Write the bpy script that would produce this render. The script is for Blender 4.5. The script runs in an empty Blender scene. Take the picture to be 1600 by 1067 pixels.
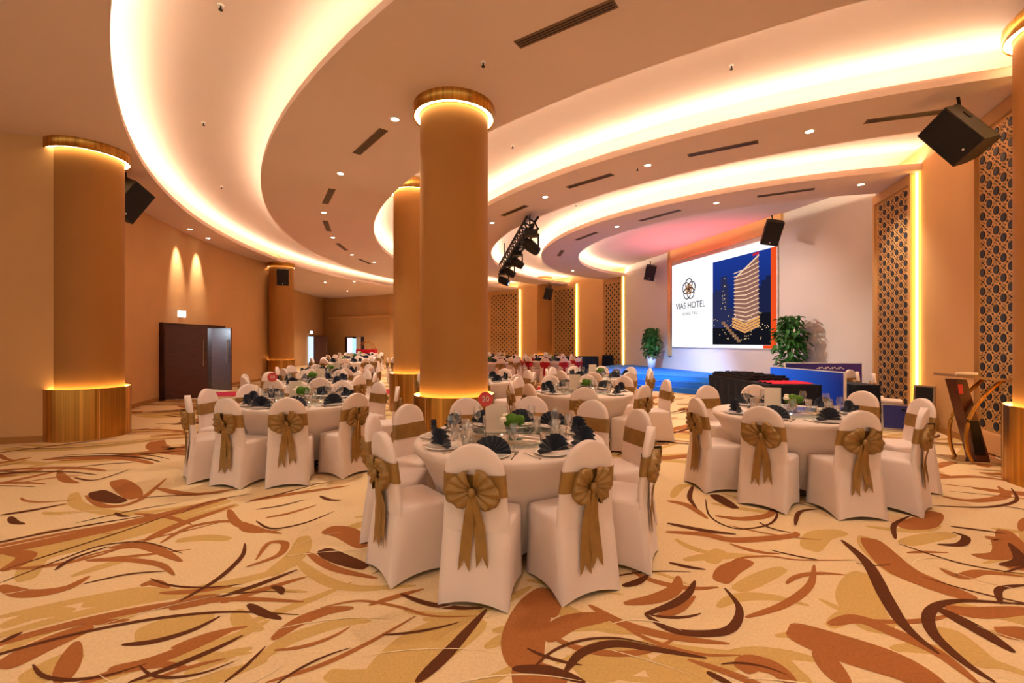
import bpy, math, random
from mathutils import Vector, Matrix
sc = bpy.context.scene
C = sc.collection
rad = math.radians
PI = math.pi
F, H, YH = 711.0, 1.58, 533.5          # focal length (px at 1600 wide), eye height (m), horizon row
ZS, ZR, ZC = 4.80, 5.24, 5.14                    # underside of the ceiling rings, recessed ceiling

# ------------------------------------------------------------------ camera, world, exposure
cd = bpy.data.cameras.new('camera'); cam = bpy.data.objects.new('camera', cd); C.objects.link(cam)
cam.location = (0, 0, H); cam.rotation_euler = (rad(90), 0, 0)
cd.sensor_width = 36; cd.lens = 36 * F / 1600; cd.clip_start = .05; cd.clip_end = 200
sc.camera = cam
w = bpy.data.worlds.new('world'); sc.world = w; w.use_nodes = True
w.node_tree.nodes['Background'].inputs[0].default_value = (1.0, .84, .66, 1)
w.node_tree.nodes['Background'].inputs[1].default_value = .6
vs = sc.view_settings
vs.view_transform = 'Standard'; vs.look = 'None'; vs.gamma = 1; vs.use_curve_mapping = False
vs.exposure = 0.8
COVE = 40.0       # emission of the cove strips
DOWN = 165.0       # watts of a downlight

def P(x, y, z):   # point of the photograph at known height
    d = F * (H - z) / (y - YH)
    return Vector(((x - 800) / F * d, d, z))
def Q(x, y, d):   # point of the photograph at known depth
    return Vector(((x - 800) / F * d, d, H - (y - YH) * d / F))

# ------------------------------------------------------------------ materials
def lin(c):
    return tuple(((v / 255) / 12.92 if v / 255 <= .04045 else ((v / 255 + .055) / 1.055) ** 2.4) for v in c)
MATS = {}
def mat(name, rgb, rough=.6, metal=0, noise=.06, nscale=8, bump=0, stretch=None, spec=.3, sheen=0, trans=0):
    if name in MATS: return MATS[name]
    m = bpy.data.materials.new(name); m.use_nodes = True
    nt = m.node_tree; b = nt.nodes['Principled BSDF']
    b.inputs['Roughness'].default_value = rough; b.inputs['Metallic'].default_value = metal
    b.inputs['Specular IOR Level'].default_value = spec
    if sheen: b.inputs['Sheen Weight'].default_value = sheen
    if trans: b.inputs['Transmission Weight'].default_value = trans
    c = lin(rgb)
    tc = nt.nodes.new('ShaderNodeTexCoord'); mp = nt.nodes.new('ShaderNodeMapping')
    n = nt.nodes.new('ShaderNodeTexNoise'); cr = nt.nodes.new('ShaderNodeValToRGB')
    nt.links.new(tc.outputs['Object'], mp.inputs[0]); nt.links.new(mp.outputs[0], n.inputs[0])
    if stretch: mp.inputs['Scale'].default_value = stretch
    n.inputs['Scale'].default_value = nscale; n.inputs['Detail'].default_value = 4
    cr.color_ramp.elements[0].position = .3; cr.color_ramp.elements[1].position = .7
    cr.color_ramp.elements[0].color = tuple(v * (1 - noise) for v in c) + (1,)
    cr.color_ramp.elements[1].color = tuple(min(1, v * (1 + noise)) for v in c) + (1,)
    nt.links.new(n.outputs[0], cr.inputs[0]); nt.links.new(cr.outputs[0], b.inputs['Base Color'])
    if bump:
        bn = nt.nodes.new('ShaderNodeBump'); bn.inputs['Strength'].default_value = bump; bn.inputs['Distance'].default_value = .01
        nt.links.new(n.outputs[0], bn.inputs['Height']); nt.links.new(bn.outputs[0], b.inputs['Normal'])
    MATS[name] = m; return m
def emit(name, rgb, s, linear=False):
    if name in MATS: return MATS[name]
    m = bpy.data.materials.new(name); m.use_nodes = True; nt = m.node_tree; nt.nodes.clear()
    e = nt.nodes.new('ShaderNodeEmission'); o = nt.nodes.new('ShaderNodeOutputMaterial')
    e.inputs[0].default_value = (rgb if linear else lin(rgb)) + (1,); e.inputs[1].default_value = s
    nt.links.new(e.outputs[0], o.inputs[0]); MATS[name] = m; return m
def glassy(name, rgb, t=.82):
    m = bpy.data.materials.new(name); m.use_nodes = True; nt = m.node_tree; nt.nodes.clear()
    a = nt.nodes.new('ShaderNodeBsdfTransparent'); g = nt.nodes.new('ShaderNodeBsdfGlossy')
    fr = nt.nodes.new('ShaderNodeLayerWeight'); fr.inputs[0].default_value = .45
    mr = nt.nodes.new('ShaderNodeMapRange'); mr.inputs[3].default_value = 1 - t; mr.inputs[4].default_value = .75
    x = nt.nodes.new('ShaderNodeMixShader'); o = nt.nodes.new('ShaderNodeOutputMaterial')
    a.inputs[0].default_value = rgb + (1,); g.inputs['Roughness'].default_value = .05
    nt.links.new(fr.outputs['Facing'], mr.inputs[0]); nt.links.new(mr.outputs[0], x.inputs[0])
    nt.links.new(a.outputs[0], x.inputs[1]); nt.links.new(g.outputs[0], x.inputs[2]); nt.links.new(x.outputs[0], o.inputs[0])
    MATS[name] = m; return m
M_ceil = mat('ceiling_paint', (224, 200, 186), .8, noise=.015, nscale=1)
M_wall = mat('wall_paint', (206, 160, 106), .75, noise=.03, nscale=1.2)
M_colm = mat('column_paint', (166, 114, 54), .65, noise=.03, nscale=2)
M_stagewall = mat('stage_wall_paint', (200, 190, 184), .8, noise=.02, nscale=1)
M_gold = mat('brushed_gold', (190, 140, 66), .3, 1, noise=.35, nscale=3, stretch=(9, 9, .02))
M_goldp = mat('gold_panel', (204, 160, 98), .45, .35, noise=.15, nscale=30)
M_goldl = mat('pale_gold', (232, 190, 125), .4, .4, noise=.1, nscale=30)
M_teal = mat('dark_teal', (42, 46, 54), .5, noise=.2, nscale=20)
M_carpet = mat('carpet_beige', (224, 196, 152), .95, noise=.07, nscale=60, bump=.35, spec=.05)
M_rust = mat('carpet_rust', (166, 104, 58), .95, noise=.1, nscale=70, bump=.3, spec=.05)
M_maroon = mat('carpet_maroon', (98, 56, 34), .95, noise=.12, nscale=70, bump=.3, spec=.05)
M_olive = mat('carpet_olive', (202, 166, 102), .95, noise=.08, nscale=70, bump=.3, spec=.05)
M_cover = mat('white_spandex', (226, 206, 194), .7, noise=.02, nscale=6, sheen=.2)
M_cloth = mat('white_cloth', (224, 206, 192), .75, noise=.02, nscale=6, sheen=.2)
M_sash = mat('gold_satin', (150, 112, 56), .38, .25, noise=.14, nscale=14, spec=.5)
M_redsash = mat('red_satin', (178, 26, 40), .4, noise=.1, nscale=14)
M_navy = mat('navy_linen', (24, 31, 48), .8, noise=.15, nscale=40, sheen=.3)
M_china = mat('white_china', (240, 234, 226), .15, noise=.01, spec=.6)
M_steel = mat('steel', (190, 180, 170), .22, 1, noise=.05)
M_dsteel = mat('dark_metal', (40, 36, 34), .45, .6, noise=.1)
M_black = mat('black_plastic', (22, 20, 20), .5, noise=.1, nscale=20)
M_grille = mat('speaker_grille', (26, 22, 20), .7, noise=.3, nscale=200, bump=.3)
M_wood = mat('dark_veneer', (84, 40, 22), .35, noise=.3, nscale=4, stretch=(1, 1, 12), spec=.5)
M_woodf = mat('dark_frame', (60, 30, 16), .4, noise=.2, nscale=6)
M_red = mat('red_carpet', (190, 20, 44), .9, noise=.08, nscale=50)
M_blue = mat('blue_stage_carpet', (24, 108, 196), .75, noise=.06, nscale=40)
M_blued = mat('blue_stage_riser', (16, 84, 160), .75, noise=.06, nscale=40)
M_drape = mat('black_drape', (22, 27, 40), .8, noise=.15, nscale=10)
M_ndrape = mat('navy_drape', (30, 44, 72), .8, noise=.15, nscale=10)
M_leaf = mat('leaf_green', (52, 108, 44), .5, noise=.35, nscale=9)
M_moss = mat('moss_green', (74, 110, 26), .85, noise=.35, nscale=60, bump=.8)
M_rose = mat('cream_petal', (244, 226, 200), .7, noise=.05)
M_pot = mat('white_pot', (236, 236, 240), .3, noise=.02)
M_card = mat('menu_card', (222, 204, 182), .6, noise=.03)
M_redd = mat('red_disc', (206, 66, 62), .4, noise=.05)
M_white = mat('white_plastic', (238, 234, 228), .4, noise=.02)
M_vent = mat('vent_metal', (120, 92, 66), .6, noise=.05)
M_glass = glassy('clear_glass', (.96, .97, .97), .9)
M_tglass = glassy('green_glass', (.86, .94, .9), .78)
M_cove = emit('cove_led', (1.0, .80, .56), COVE, True)
M_coved = emit('cove_led_dim', (1.0, .80, .56), COVE * .5, True)
M_colled = emit('column_led', (1.0, .60, .20), 16, True)
M_capled = emit('cap_led', (1.0, .74, .38), 13, True)
M_stripled = emit('strip_led', (1.0, .62, .18), 8, True)
M_lamp = emit('lamp_glow', (1.0, .86, .66), 14, True)

# ------------------------------------------------------------------ mesh helpers
class MB:
    def __init__(s): s.v, s.f = [], []
    def add(s, v, f, M=None):
        n = len(s.v); s.v += [(M @ Vector(p))[:] if M else tuple(p) for p in v]; s.f += [tuple(i + n for i in q) for q in f]; return s
    def box(s, c, d, M=None):
        x, y, z = (k / 2 for k in d); v = [(c[0] + a * x, c[1] + b * y, c[2] + e * z) for e in (-1, 1) for b in (-1, 1) for a in (-1, 1)]
        return s.add(v, [(0, 2, 3, 1), (4, 5, 7, 6), (0, 1, 5, 4), (2, 6, 7, 3), (0, 4, 6, 2), (1, 3, 7, 5)], M)
    def loops(s, L, close=True, cap0=False, cap1=False, M=None):
        n = len(L[0]); v = [p for l in L for p in l]; f = []
        for i in range(len(L) - 1):
            for j in range(n if close else n - 1):
                k = (j + 1) % n; f.append((i * n + j, i * n + k, (i + 1) * n + k, (i + 1) * n + j))
        if cap0: f.append(tuple(range(n))[::-1])
        if cap1: f.append(tuple((len(L) - 1) * n + j for j in range(n)))
        return s.add(v, f, M)
    def lathe(s, prof, n=24, M=None, c=(0, 0)):
        return s.loops([[(c[0] + r * math.cos(2 * PI * j / n), c[1] + r * math.sin(2 * PI * j / n), z) for j in range(n)] for r, z in prof], M=M)
    def disc(s, r, z, n=24, c=(0, 0), M=None):
        return s.add([(c[0] + r * math.cos(2 * PI * j / n), c[1] + r * math.sin(2 * PI * j / n), z) for j in range(n)], [tuple(range(n))], M)
    def tube(s, pts, r, n=8, M=None):
        pts = [Vector(p) for p in pts]; L = []
        for i, p in enumerate(pts):
            t = (pts[min(i + 1, len(pts) - 1)] - pts[max(i - 1, 0)]).normalized()
            a = t.cross(Vector((0, 0, 1))) if abs(t.z) < .95 else t.cross(Vector((1, 0, 0)))
            a.normalize(); b = t.cross(a)
            rr = r[i] if isinstance(r, (list, tuple)) else r
            L.append([p + rr * (a * math.cos(2 * PI * j / n) + b * math.sin(2 * PI * j / n)) for j in range(n)])
        return s.loops(L, cap0=True, cap1=True, M=M)
    def prism(s, poly, z0, z1, M=None):
        n = len(poly)
        return s.add([(x, y, z0) for x, y in poly] + [(x, y, z1) for x, y in poly],
                     [tuple(range(n))[::-1], tuple(range(n, 2 * n))] + [(i, (i + 1) % n, n + (i + 1) % n, n + i) for i in range(n)], M)
    def mesh(s, name, m, smooth=False):
        me = bpy.data.meshes.new(name); me.from_pydata([tuple(p) for p in s.v], [], s.f); me.materials.append(m)
        if smooth: me.polygons.foreach_set('use_smooth', [True] * len(me.polygons))
        me.update(); return me
    def build(s, name, m, parent=None, smooth=False):
        return obj(name, s.mesh(name, m, smooth), parent)
def obj(name, me, parent=None, loc=None, rz=None):
    o = bpy.data.objects.new(name, me); C.objects.link(o)
    if parent: o.parent = parent
    if loc is not None: o.location = loc
    if rz is not None: o.rotation_euler = (0, 0, rz)
    return o
def tag(o, label=None, cat=None, group=None, kind=None):
    if label: o['label'] = label
    if cat: o['category'] = cat
    if group: o['group'] = group
    if kind: o['kind'] = kind
    return o
def thing(name, label, cat, loc=(0, 0, 0), rz=0, group=None):
    o = bpy.data.objects.new(name, None); C.objects.link(o); o.location = loc; o.rotation_euler = (0, 0, rz); o.empty_display_size = .1
    return tag(o, label, cat, group)
def lamp(name, kind, loc, energy, color, aim=None, parent=None, **k):
    l = bpy.data.lights.new(name, kind); l.energy = energy; l.color = color
    for a, b in k.items(): setattr(l, a, b)
    o = bpy.data.objects.new(name, l); C.objects.link(o); o.location = loc
    if aim is not None: o.rotation_euler = (Vector(aim) - Vector(loc)).to_track_quat('-Z', 'Y').to_euler()
    return o
ORD = ['', 'first', 'second', 'third', 'fourth', 'fifth', 'sixth', 'seventh', 'eighth', 'ninth', 'tenth', 'eleventh', 'twelfth']

# ------------------------------------------------------------------ floor with its carpet pattern
fl = MB(); fl.box((-1, 15, -.05), (34, 44, .1)); floor = tag(fl.build('floor', M_carpet), kind='structure')
floor['label'] = 'beige hotel carpet with rust, maroon and olive swirls'
LSTR = [  # colour, half width (m), points at twice the photo's scale from (0,700)
 ('r', .085, [(0, 690), (130, 620), (290, 555)]), ('r', .05, [(195, 734), (215, 670), (238, 605)]), ('m', .02, [(0, 610), (70, 575)]),
 ('r', .045, [(340, 690), (450, 675), (600, 620), (735, 565)]), ('m', .022, [(380, 615), (480, 605), (600, 570), (690, 525)]),
 ('o', .10, [(420, 590), (520, 560), (670, 525)]), ('r', .07, [(530, 495), (600, 480), (690, 468)]), ('m', .025, [(690, 465), (800, 430), (930, 380)]),
 ('r', .03, [(690, 485), (830, 440), (960, 402)]), ('m', .03, [(775, 488), (820, 515), (880, 535)]), ('m', .025, [(850, 432), (875, 442), (882, 458)]),
 ('o', .05, [(740, 505), (760, 545), (820, 570)]), ('r', .05, [(850, 600), (930, 545), (1020, 510), (1105, 500)]),
 ('o', .05, [(800, 670), (900, 600), (1050, 550), (1160, 540)]), ('r', .017, [(830, 734), (1000, 680), (1150, 610), (1300, 525)]),
 ('m', .011, [(700, 734), (770, 680), (830, 620)]), ('m', .02, [(400, 734), (550, 680), (680, 625), (760, 585)]),
 ('o', .17, [(1180, 760), (1330, 620), (1500, 530)]), ('m', .035, [(1300, 734), (1400, 640), (1520, 505)]), ('m', .022, [(1250, 455), (1330, 485), (1430, 500), (1510, 500)]),
 ('r', .013, [(1000, 500), (1120, 478), (1240, 495), (1350, 525), (1500, 525)]), ('r', .035, [(960, 325), (1040, 375), (1180, 408)]),
 ('m', .07, [(1005, 318), (1060, 345), (1145, 375)]), ('r', .10, [(1015, 255), (1080, 265), (1140, 310)]), ('o', .045, [(930, 350), (990, 400), (1100, 437), (1300, 430)]),
 ('r', .05, [(340, 312), (450, 305), (568, 355)]), ('r', .03, [(270, 352), (400, 350), (500, 365), (545, 398)]), ('m', .02, [(172, 382), (230, 345), (340, 308)]),
 ('o', .07, [(80, 415), (110, 355), (200, 325)]), ('r', .05, [(0, 430), (80, 455), (200, 440), (280, 400)]), ('m', .012, [(0, 422), (200, 345), (320, 305), (450, 295), (570, 330)]),
 ('m', .012, [(260, 425), (400, 395), (520, 385)]), ('r', .035, [(440, 432), (480, 420), (530, 438)]), ('o', .09, [(260, 485), (400, 460), (550, 455)]),
 ('o', .06, [(0, 560), (120, 520), (230, 510)]), ('o', .07, [(300, 540), (370, 525), (430, 515)]), ('m', .02, [(560, 480), (680, 410), (755, 340), (765, 298)]),
 ('r', .055, [(450, 292), (560, 240), (735, 178)]), ('r', .03, [(500, 298), (600, 245), (730, 230), (860, 268)]), ('r', .04, [(715, 192), (750, 240), (880, 268)]),
 ('m', .015, [(800, 228), (850, 252), (950, 235), (1045, 198)]), ('m', .015, [(800, 192), (880, 180), (950, 162)]), ('r', .025, [(830, 218), (900, 205), (990, 178)]),
 ('m', .012, [(0, 385), (200, 320), (400, 255), (605, 183)]), ('o', .06, [(232, 140), (250, 180), (400, 205), (600, 180)]), ('m', .09, [(300, 135), (330, 155), (385, 170)]),
 ('r', .10, [(365, 100), (400, 130), (425, 158)]), ('r', .04, [(268, 148), (330, 182), (430, 165), (520, 95)]), ('r', .05, [(0, 110), (100, 90), (218, 62)]),
 ('r', .05, [(185, 75), (205, 100), (245, 110)]), ('m', .035, [(0, 210), (100, 195), (208, 174)]), ('m', .03, [(32, 215), (45, 232), (78, 238)]),
 ('r', .05, [(490, 125), (600, 145), (740, 128)]), ('m', .012, [(440, 155), (560, 148), (700, 140)]), ('r', .05, [(780, 165), (900, 145), (1090, 118)]), ('m', .012, [(765, 172), (920, 132), (1000, 110)]),
 ('m', .025, [(1000, 150), (1030, 162), (1065, 163)]), ('r', .06, [(0, 385), (50, 365), (82, 335), (20, 326)]), ('r', .03, [(770, 372), (870, 335), (890, 298), (840, 298), (800, 350)]),
 ('o', .08, [(840, 400), (930, 330), (950, 275)]), ('m', .02, [(230, 92), (300, 100), (410, 65)]), ('r', .03, [(420, 205), (520, 215), (600, 240)]), ('m', .02, [(360, 202), (380, 212), (408, 214)]),
 ('o', .10, [(60, 734), (160, 690), (230, 640)]), ('o', .05, [(0, 640), (100, 590), (220, 550)]), ('o', .06, [(550, 290), (640, 280), (720, 285)]), ('r', .012, [(0, 300), (150, 260), (300, 240)]),
 ('o', .07, [(90, 60), (200, 40), (330, 30)]), ('m', .02, [(240, 60), (330, 50), (420, 45)]), ('r', .03, [(0, 20), (20, 35), (60, 38)]),
]
RSTR = [
 ('r', .12, [(45, 690), (35, 600), (70, 500), (115, 440)]), ('r', .07, [(100, 600), (180, 545), (310, 525)]), ('r', .05, [(125, 530), (130, 490), (160, 460)]),
 ('m', .03, [(165, 702), (220, 640), (320, 612), (450, 630), (608, 657)]), ('r', .035, [(240, 490), (350, 550), (500, 590), (680, 612)]),
 ('o', .14, [(200, 700), (330, 650), (420, 640)]), ('o', .13, [(450, 734), (540, 690), (590, 650)]), ('m', .035, [(0, 690), (120, 698), (230, 734)]), ('r', .11, [(0, 725), (80, 722), (170, 740)]),
 ('m', .03, [(415, 520), (500, 570), (620, 580), (690, 560), (710, 500), (665, 438)]), ('m', .03, [(415, 520), (500, 490), (550, 455), (572, 415)]),
 ('r', .05, [(350, 487), (450, 470), (510, 440), (520, 400)]), ('r', .03, [(450, 528), (520, 505), (572, 462)]), ('m', .03, [(345, 432), (390, 420), (425, 398)]),
 ('m', .022, [(490, 358), (550, 372), (605, 380)]), ('r', .07, [(650, 420), (680, 380), (745, 352)]), ('r', .014, [(660, 405), (700, 350), (800, 338), (900, 350), (1080, 350)]),
 ('r', .028, [(730, 530), (850, 490), (930, 430), (945, 365)]), ('o', .06, [(700, 445), (780, 405), (850, 375)]), ('o', .09, [(930, 320), (960, 275), (1040, 262)]),
 ('m', .012, [(810, 320), (900, 340), (960, 350)]), ('m', .04, [(1030, 288), (1110, 360), (1170, 470), (1230, 560), (1335, 645)]), ('o', .12, [(1150, 580), (1085, 480), (1100, 390)]),
 ('r', .11, [(1115, 282), (1200, 370), (1300, 420), (1450, 475)]), ('r', .04, [(1340, 375), (1400, 402), (1470, 388), (1600, 402)]), ('m', .012, [(1210, 300), (1400, 360), (1600, 395)]),
 ('m', .03, [(1330, 302), (1400, 302), (1418, 278), (1375, 263)]), ('r', .06, [(1445, 338), (1530, 335), (1525, 290), (1480, 280)]), ('m', .04, [(1525, 367), (1590, 352), (1555, 298)]),
 ('m', .02, [(1528, 488), (1525, 440), (1620, 428)]), ('m', .03, [(1510, 734), (1400, 660), (1310, 570), (1312, 505), (1400, 478), (1620, 490)]),
 ('r', .06, [(1350, 498), (1450, 515), (1620, 505)]), ('m', .05, [(1325, 498), (1450, 565), (1570, 640)]), ('r', .06, [(1510, 570), (1560, 580), (1620, 570)]), ('o', .1, [(1340, 560), (1400, 620), (1500, 690)]),
 ('r', .13, [(862, 565), (1000, 615), (1200, 680), (1340, 760)]), ('r', .05, [(990, 552), (1080, 535), (1200, 580), (1330, 640), (1460, 740)]), ('r', .06, [(965, 635), (1000, 690), (1040, 740)]),
 ('r', .06, [(715, 695), (750, 672), (820, 690), (880, 740)]), ('o', .05, [(655, 695), (760, 650), (890, 700)]), ('m', .02, [(608, 700), (650, 722), (690, 740)]),
 ('m', .025, [(565, 118), (555, 155), (578, 190)]), ('m', .012, [(605, 160), (620, 215), (700, 252), (800, 240), (828, 205), (790, 180), (660, 150)]),
 ('r', .045, [(635, 212), (720, 222), (800, 210), (815, 190)]), ('r', .05, [(480, 262), (600, 270), (700, 288), (870, 275), (888, 262)]), ('m', .035, [(485, 235), (600, 258), (700, 270)]),
 ('r', .045, [(485, 165), (550, 180), (612, 222)]), ('m', .02, [(885, 242), (900, 200), (965, 190)]), ('r', .10, [(1205, 245), (1280, 235), (1325, 200)]), ('m', .02, [(1198, 285), (1195, 240), (1245, 212)]),
 ('o', .05, [(500, 155), (530, 120), (600, 110)]), ('m', .07, [(630, 145), (660, 165), (700, 190)]), ('r', .06, [(1310, 65), (1380, 45), (1500, 55)]), ('r', .05, [(1310, 95), (1450, 90), (1600, 110)]),
 ('m', .02, [(1370, 245), (1450, 255), (1545, 268)]), ('r', .05, [(1340, 150), (1440, 165), (1540, 150), (1520, 120)]), ('m', .02, [(1310, 180), (1480, 185), (1575, 165), (1560, 125)]), ('o', .07, [(1220, 300), (1300, 280), (1380, 268)]),
 ('o', .06, [(1100, 275), (1120, 320), (1200, 400)]), ('o', .05, [(990, 560), (1060, 520), (1130, 540)]), ('o', .06, [(820, 640), (860, 690), (930, 740)]), ('o', .06, [(620, 360), (640, 330), (660, 320)]), ('r', .03, [(1590, 260), (1600, 230), (1620, 215)]),
]
def catmull(pts, k=8):
    p = [pts[0]] + list(pts) + [pts[-1]]; out = []
    for i in range(1, len(p) - 2):
        a, b, c, d = (Vector(q) for q in p[i - 1:i + 3])
        for t in range(k):
            t /= k; out.append(.5 * ((2 * b) + (c - a) * t + (2 * a - 5 * b + 4 * c - d) * t * t + (3 * b - a - 3 * c + d) * t ** 3))
    out.append(Vector(pts[-1])); return out
pat = {'r': MB(), 'm': MB(), 'o': MB(), 'c': MB()}; PZ = {'o': .0003, 'r': .0011, 'm': .0019, 'c': .0027}
M_cream = mat('carpet_cream', (234, 211, 170), .95, noise=.06, nscale=70, bump=.3, spec=.05); NS = [0]
def stroke(c, hw, pts):
    q = catmull(pts); n = len(q); L = []; NS[0] += 1; zz = PZ[c] + 1.2e-5 * (NS[0] % 60)
    for i, p in enumerate(q):
        t = (q[min(i + 1, n - 1)] - q[max(i - 1, 0)]); t = Vector((t.x, t.y)); t.normalize() if t.length > 1e-6 else None
        s = i / (n - 1); wv = hw * (.06 + .94 * max(0, math.sin(PI * (.03 + s ** .85 * .95))) ** (.42 if hw > .055 else .75))
        L.append([(p.x - t.y * wv, p.y + t.x * wv, zz), (p.x + t.y * wv, p.y - t.x * wv, zz)])
    pat[c].loops(L, close=False)
for ox, LST in ((0, LSTR), (800, RSTR)):
    for c, hw, pts in LST:
        stroke(c, hw, [tuple(P(ox + x / 2, 700 + y / 2, 0))[:2] for x, y in pts])
rs = random.Random(5)
for k in range(150):   # fine lines between the big swirls of the foreground
    px, py = rs.uniform(-30, 1630), rs.uniform(712, 1100); p = P(px, py, 0); x, y = p.x, p.y; a = rs.uniform(.0, .9) if px < 800 else rs.uniform(-.9, .2); L = rs.uniform(.25, .8); bend = rs.uniform(-1.6, 1.6); pts = []
    for i in range(5):
        aa = a + bend * (i / 4 - .5); pts.append((x, y)); x += math.cos(aa) * L / 4; y += math.sin(aa) * L / 4
    c = rs.choice('ccmrrmooo'); stroke(c, {'c': rs.uniform(.003, .006), 'm': rs.uniform(.006, .014), 'r': rs.uniform(.01, .03), 'o': rs.uniform(.02, .06)}[c], pts)
rs = random.Random(7)
for k in range(1500):   # the same kind of swirls over the rest of the floor
    x, y = rs.uniform(-10, 8.5), rs.uniform(.6, 31)
    px, py = 800 + F * x / y, YH + F * H / y
    if (py > 712 + 40 * rs.random() and -60 < px < 1660) or (x > 7 and y > 9): continue
    a = rs.uniform(-.5, .9) + (PI if rs.random() < .5 else 0); L = rs.uniform(.5, 2.0); bend = rs.uniform(-1.3, 1.3)
    base = []
    for i in range(5):
        aa = a + bend * (i / 4 - .5); base.append((x, y)); x += math.cos(aa) * L / 4; y += math.sin(aa) * L / 4
    for j in range(rs.choice((1, 2, 2, 3))):
        o = j * rs.uniform(.1, .18); c = rs.choice('rrmmoo'); hw = {'r': rs.uniform(.025, .1), 'm': rs.uniform(.012, .045), 'o': rs.uniform(.04, .12)}[c]
        stroke(c, hw, [(u - o * math.sin(a), v + o * math.cos(a)) for u, v in base])
for c, nm, m in (('c', 'cream_lines', M_cream), ('o', 'olive_swirls', M_olive), ('r', 'rust_swirls', M_rust), ('m', 'maroon_swirls', M_maroon)):
    tag(pat[c].build(nm, m, floor), kind='stuff')
ra, rb = Vector((-9.6, 13.5)), Vector((3.2, 15.2)); rn = Vector((-(rb - ra).y, (rb - ra).x)).normalized() * .65
rr = MB().prism([tuple(ra - rn), tuple(rb - rn), tuple(rb + rn), tuple(ra + rn)], .004, .012)
tag(rr.build('red_carpet_runner', M_red), 'long red carpet runner crossing the hall from the left doors towards the stage', 'carpet')

# ------------------------------------------------------------------ ceiling: recess plane and concentric rings
ce = MB(); ce.box((-1, 15, ZR + .06), (34, 44, .12)); ceiling = tag(ce.build('ceiling', M_ceil), kind='structure')
ceiling['label'] = 'recessed ceiling above concentric lowered rings'
E1 = (10.78, 18.11, 20.07); E2 = (10.27, 17.56, 17.48); E3 = (10.04, 17.31, 14.64); E4 = (9.85, 17.05, 12.14)
E5 = (10.32, 17.31, 11.10); E6 = (9.58, 16.79, 8.48); E7 = (9.29, 16.57, 6.80)
def arc(e, off, a0, a1, n=110):
    return [(e[0] + (e[2] + off) * math.cos(rad(a0 + (a1 - a0) * i / n)), e[1] + (e[2] + off) * math.sin(rad(a0 + (a1 - a0) * i / n))) for i in range(n + 1)]
def ring(eo, ei, a0, a1, lout=True, lin_=True):
    b = MB()
    def band(o, i, z0, z1):
        A, B = arc(*o, a0, a1), arc(*i, a0, a1)
        b.loops([[(x, y, z0) for x, y in A], [(x, y, z0) for x, y in B], [(x, y, z1) for x, y in B], [(x, y, z1) for x, y in A], [(x, y, z0) for x, y in A]], close=False)
    band((eo, 0), (ei, 0), ZS, ZS + .09)
    if lout: band((eo, -.04), (eo, -.07), ZS + .09, ZS + .135)
    if lin_: band((ei, .07), (ei, .04), ZS + .09, ZS + .135)
    o = b.build('soffit_ring', M_ceil, ceiling)
    for e, s, on in ((eo, -1, lout), (ei, 1, lin_)):
        if not on: continue
        A, B = arc(e, s * .105, a0, a1), arc(e, s * .125, a0, a1)
        MB().loops([[(x, y, ZS + .10) for x, y in A], [(x, y, ZS + .14) for x, y in B]], close=False).build('cove_light_strip', M_coved if e is E2 else M_cove, ceiling)
ring((E1[0], E1[1], 29.), E1, 100, 285, lout=False)
ring(E2, E3, 108, 280); ring(E4, E5, 108, 262); ring(E6, E7, 112, 262)

# ------------------------------------------------------------------ walls
def wall(name, pts, z0, z1, m, th=.12, parent=None):      # pts run so that the room lies on the left-hand side of the run
    n = len(pts); L0, L1 = [], []
    for i, p in enumerate(pts):
        t = Vector(pts[min(i + 1, n - 1)]) - Vector(pts[max(i - 1, 0)]); t.normalize()
        L0.append(tuple(p)); L1.append((p[0] + t.y * th, p[1] - t.x * th))
    b = MB(); b.loops([[(x, y, z0) for x, y in L0], [(x, y, z1) for x, y in L0], [(x, y, z1) for x, y in L1], [(x, y, z0) for x, y in L1], [(x, y, z0) for x, y in L0]], close=False)
    for L in (0, -1): b.add([L0[L] + (z0,), L0[L] + (z1,), L1[L] + (z1,), L1[L] + (z0,)], [(0, 1, 2, 3)])
    o = b.build(name, m, parent)
    return o if parent else tag(o, kind='structure')
WC = (10.42, 17.47); WR = 20.52
def wy(y): return (WC[0] - math.sqrt(WR ** 2 - (y - WC[1]) ** 2), y)
ZT = ZR + .03
D0, D1 = 12.1, 15.0
wl = wall('wall_left', [wy(19.6 + (D1 - 19.6) * i / 12) for i in range(13)], 0, ZT, M_wall)
wall('wall_left_near', [wy(D0 + (7.25 - D0) * i / 10) for i in range(11)], 0, ZT, M_wall)
wall('lintel', [wy(D1), wy((D0 + D1) / 2), wy(D0)], 2.09, ZT, M_wall, parent=wl)
wall('wall_left_front', [(-7.0, 7.29), (-7.40, 7.16), (-7.88, 7.0), (-11, 5.95), (-12, 3)], 0, ZT, M_wall)
wall('wall_back_left', [(-14.3, 34.5), (-13.2, 25.0), (-10.0, 19.6)], 0, ZT, M_wall)
wall('wall_back', [(.48, 28.2), (-1.45, 29.5), (-5, 30.6), (-8.35, 31.1), (-14.3, 34.5)], 0, ZT, M_wall)
wall('wall_right_far', [(5.56, 22.4), (4.81, 24.0), (3.61, 25.4), (2.47, 26.8), (.48, 28.2)], 0, ZT, M_wall)
def sw(d): return (7.73 - .2332 * (d - 13.1), d)          # the straight wall behind the stage
wall('wall_stage', [(8.25, 10.2), sw(10.45), sw(13), sw(18), sw(22.4)], 0, ZT, M_stagewall)
wall('wall_right', [(4.9, 1.5), (5.6, 3.4), (6.72, 6.13), (6.98, 6.75), (7.75, 8.68), (8.25, 10.2)], 0, ZT, M_wall)
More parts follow.
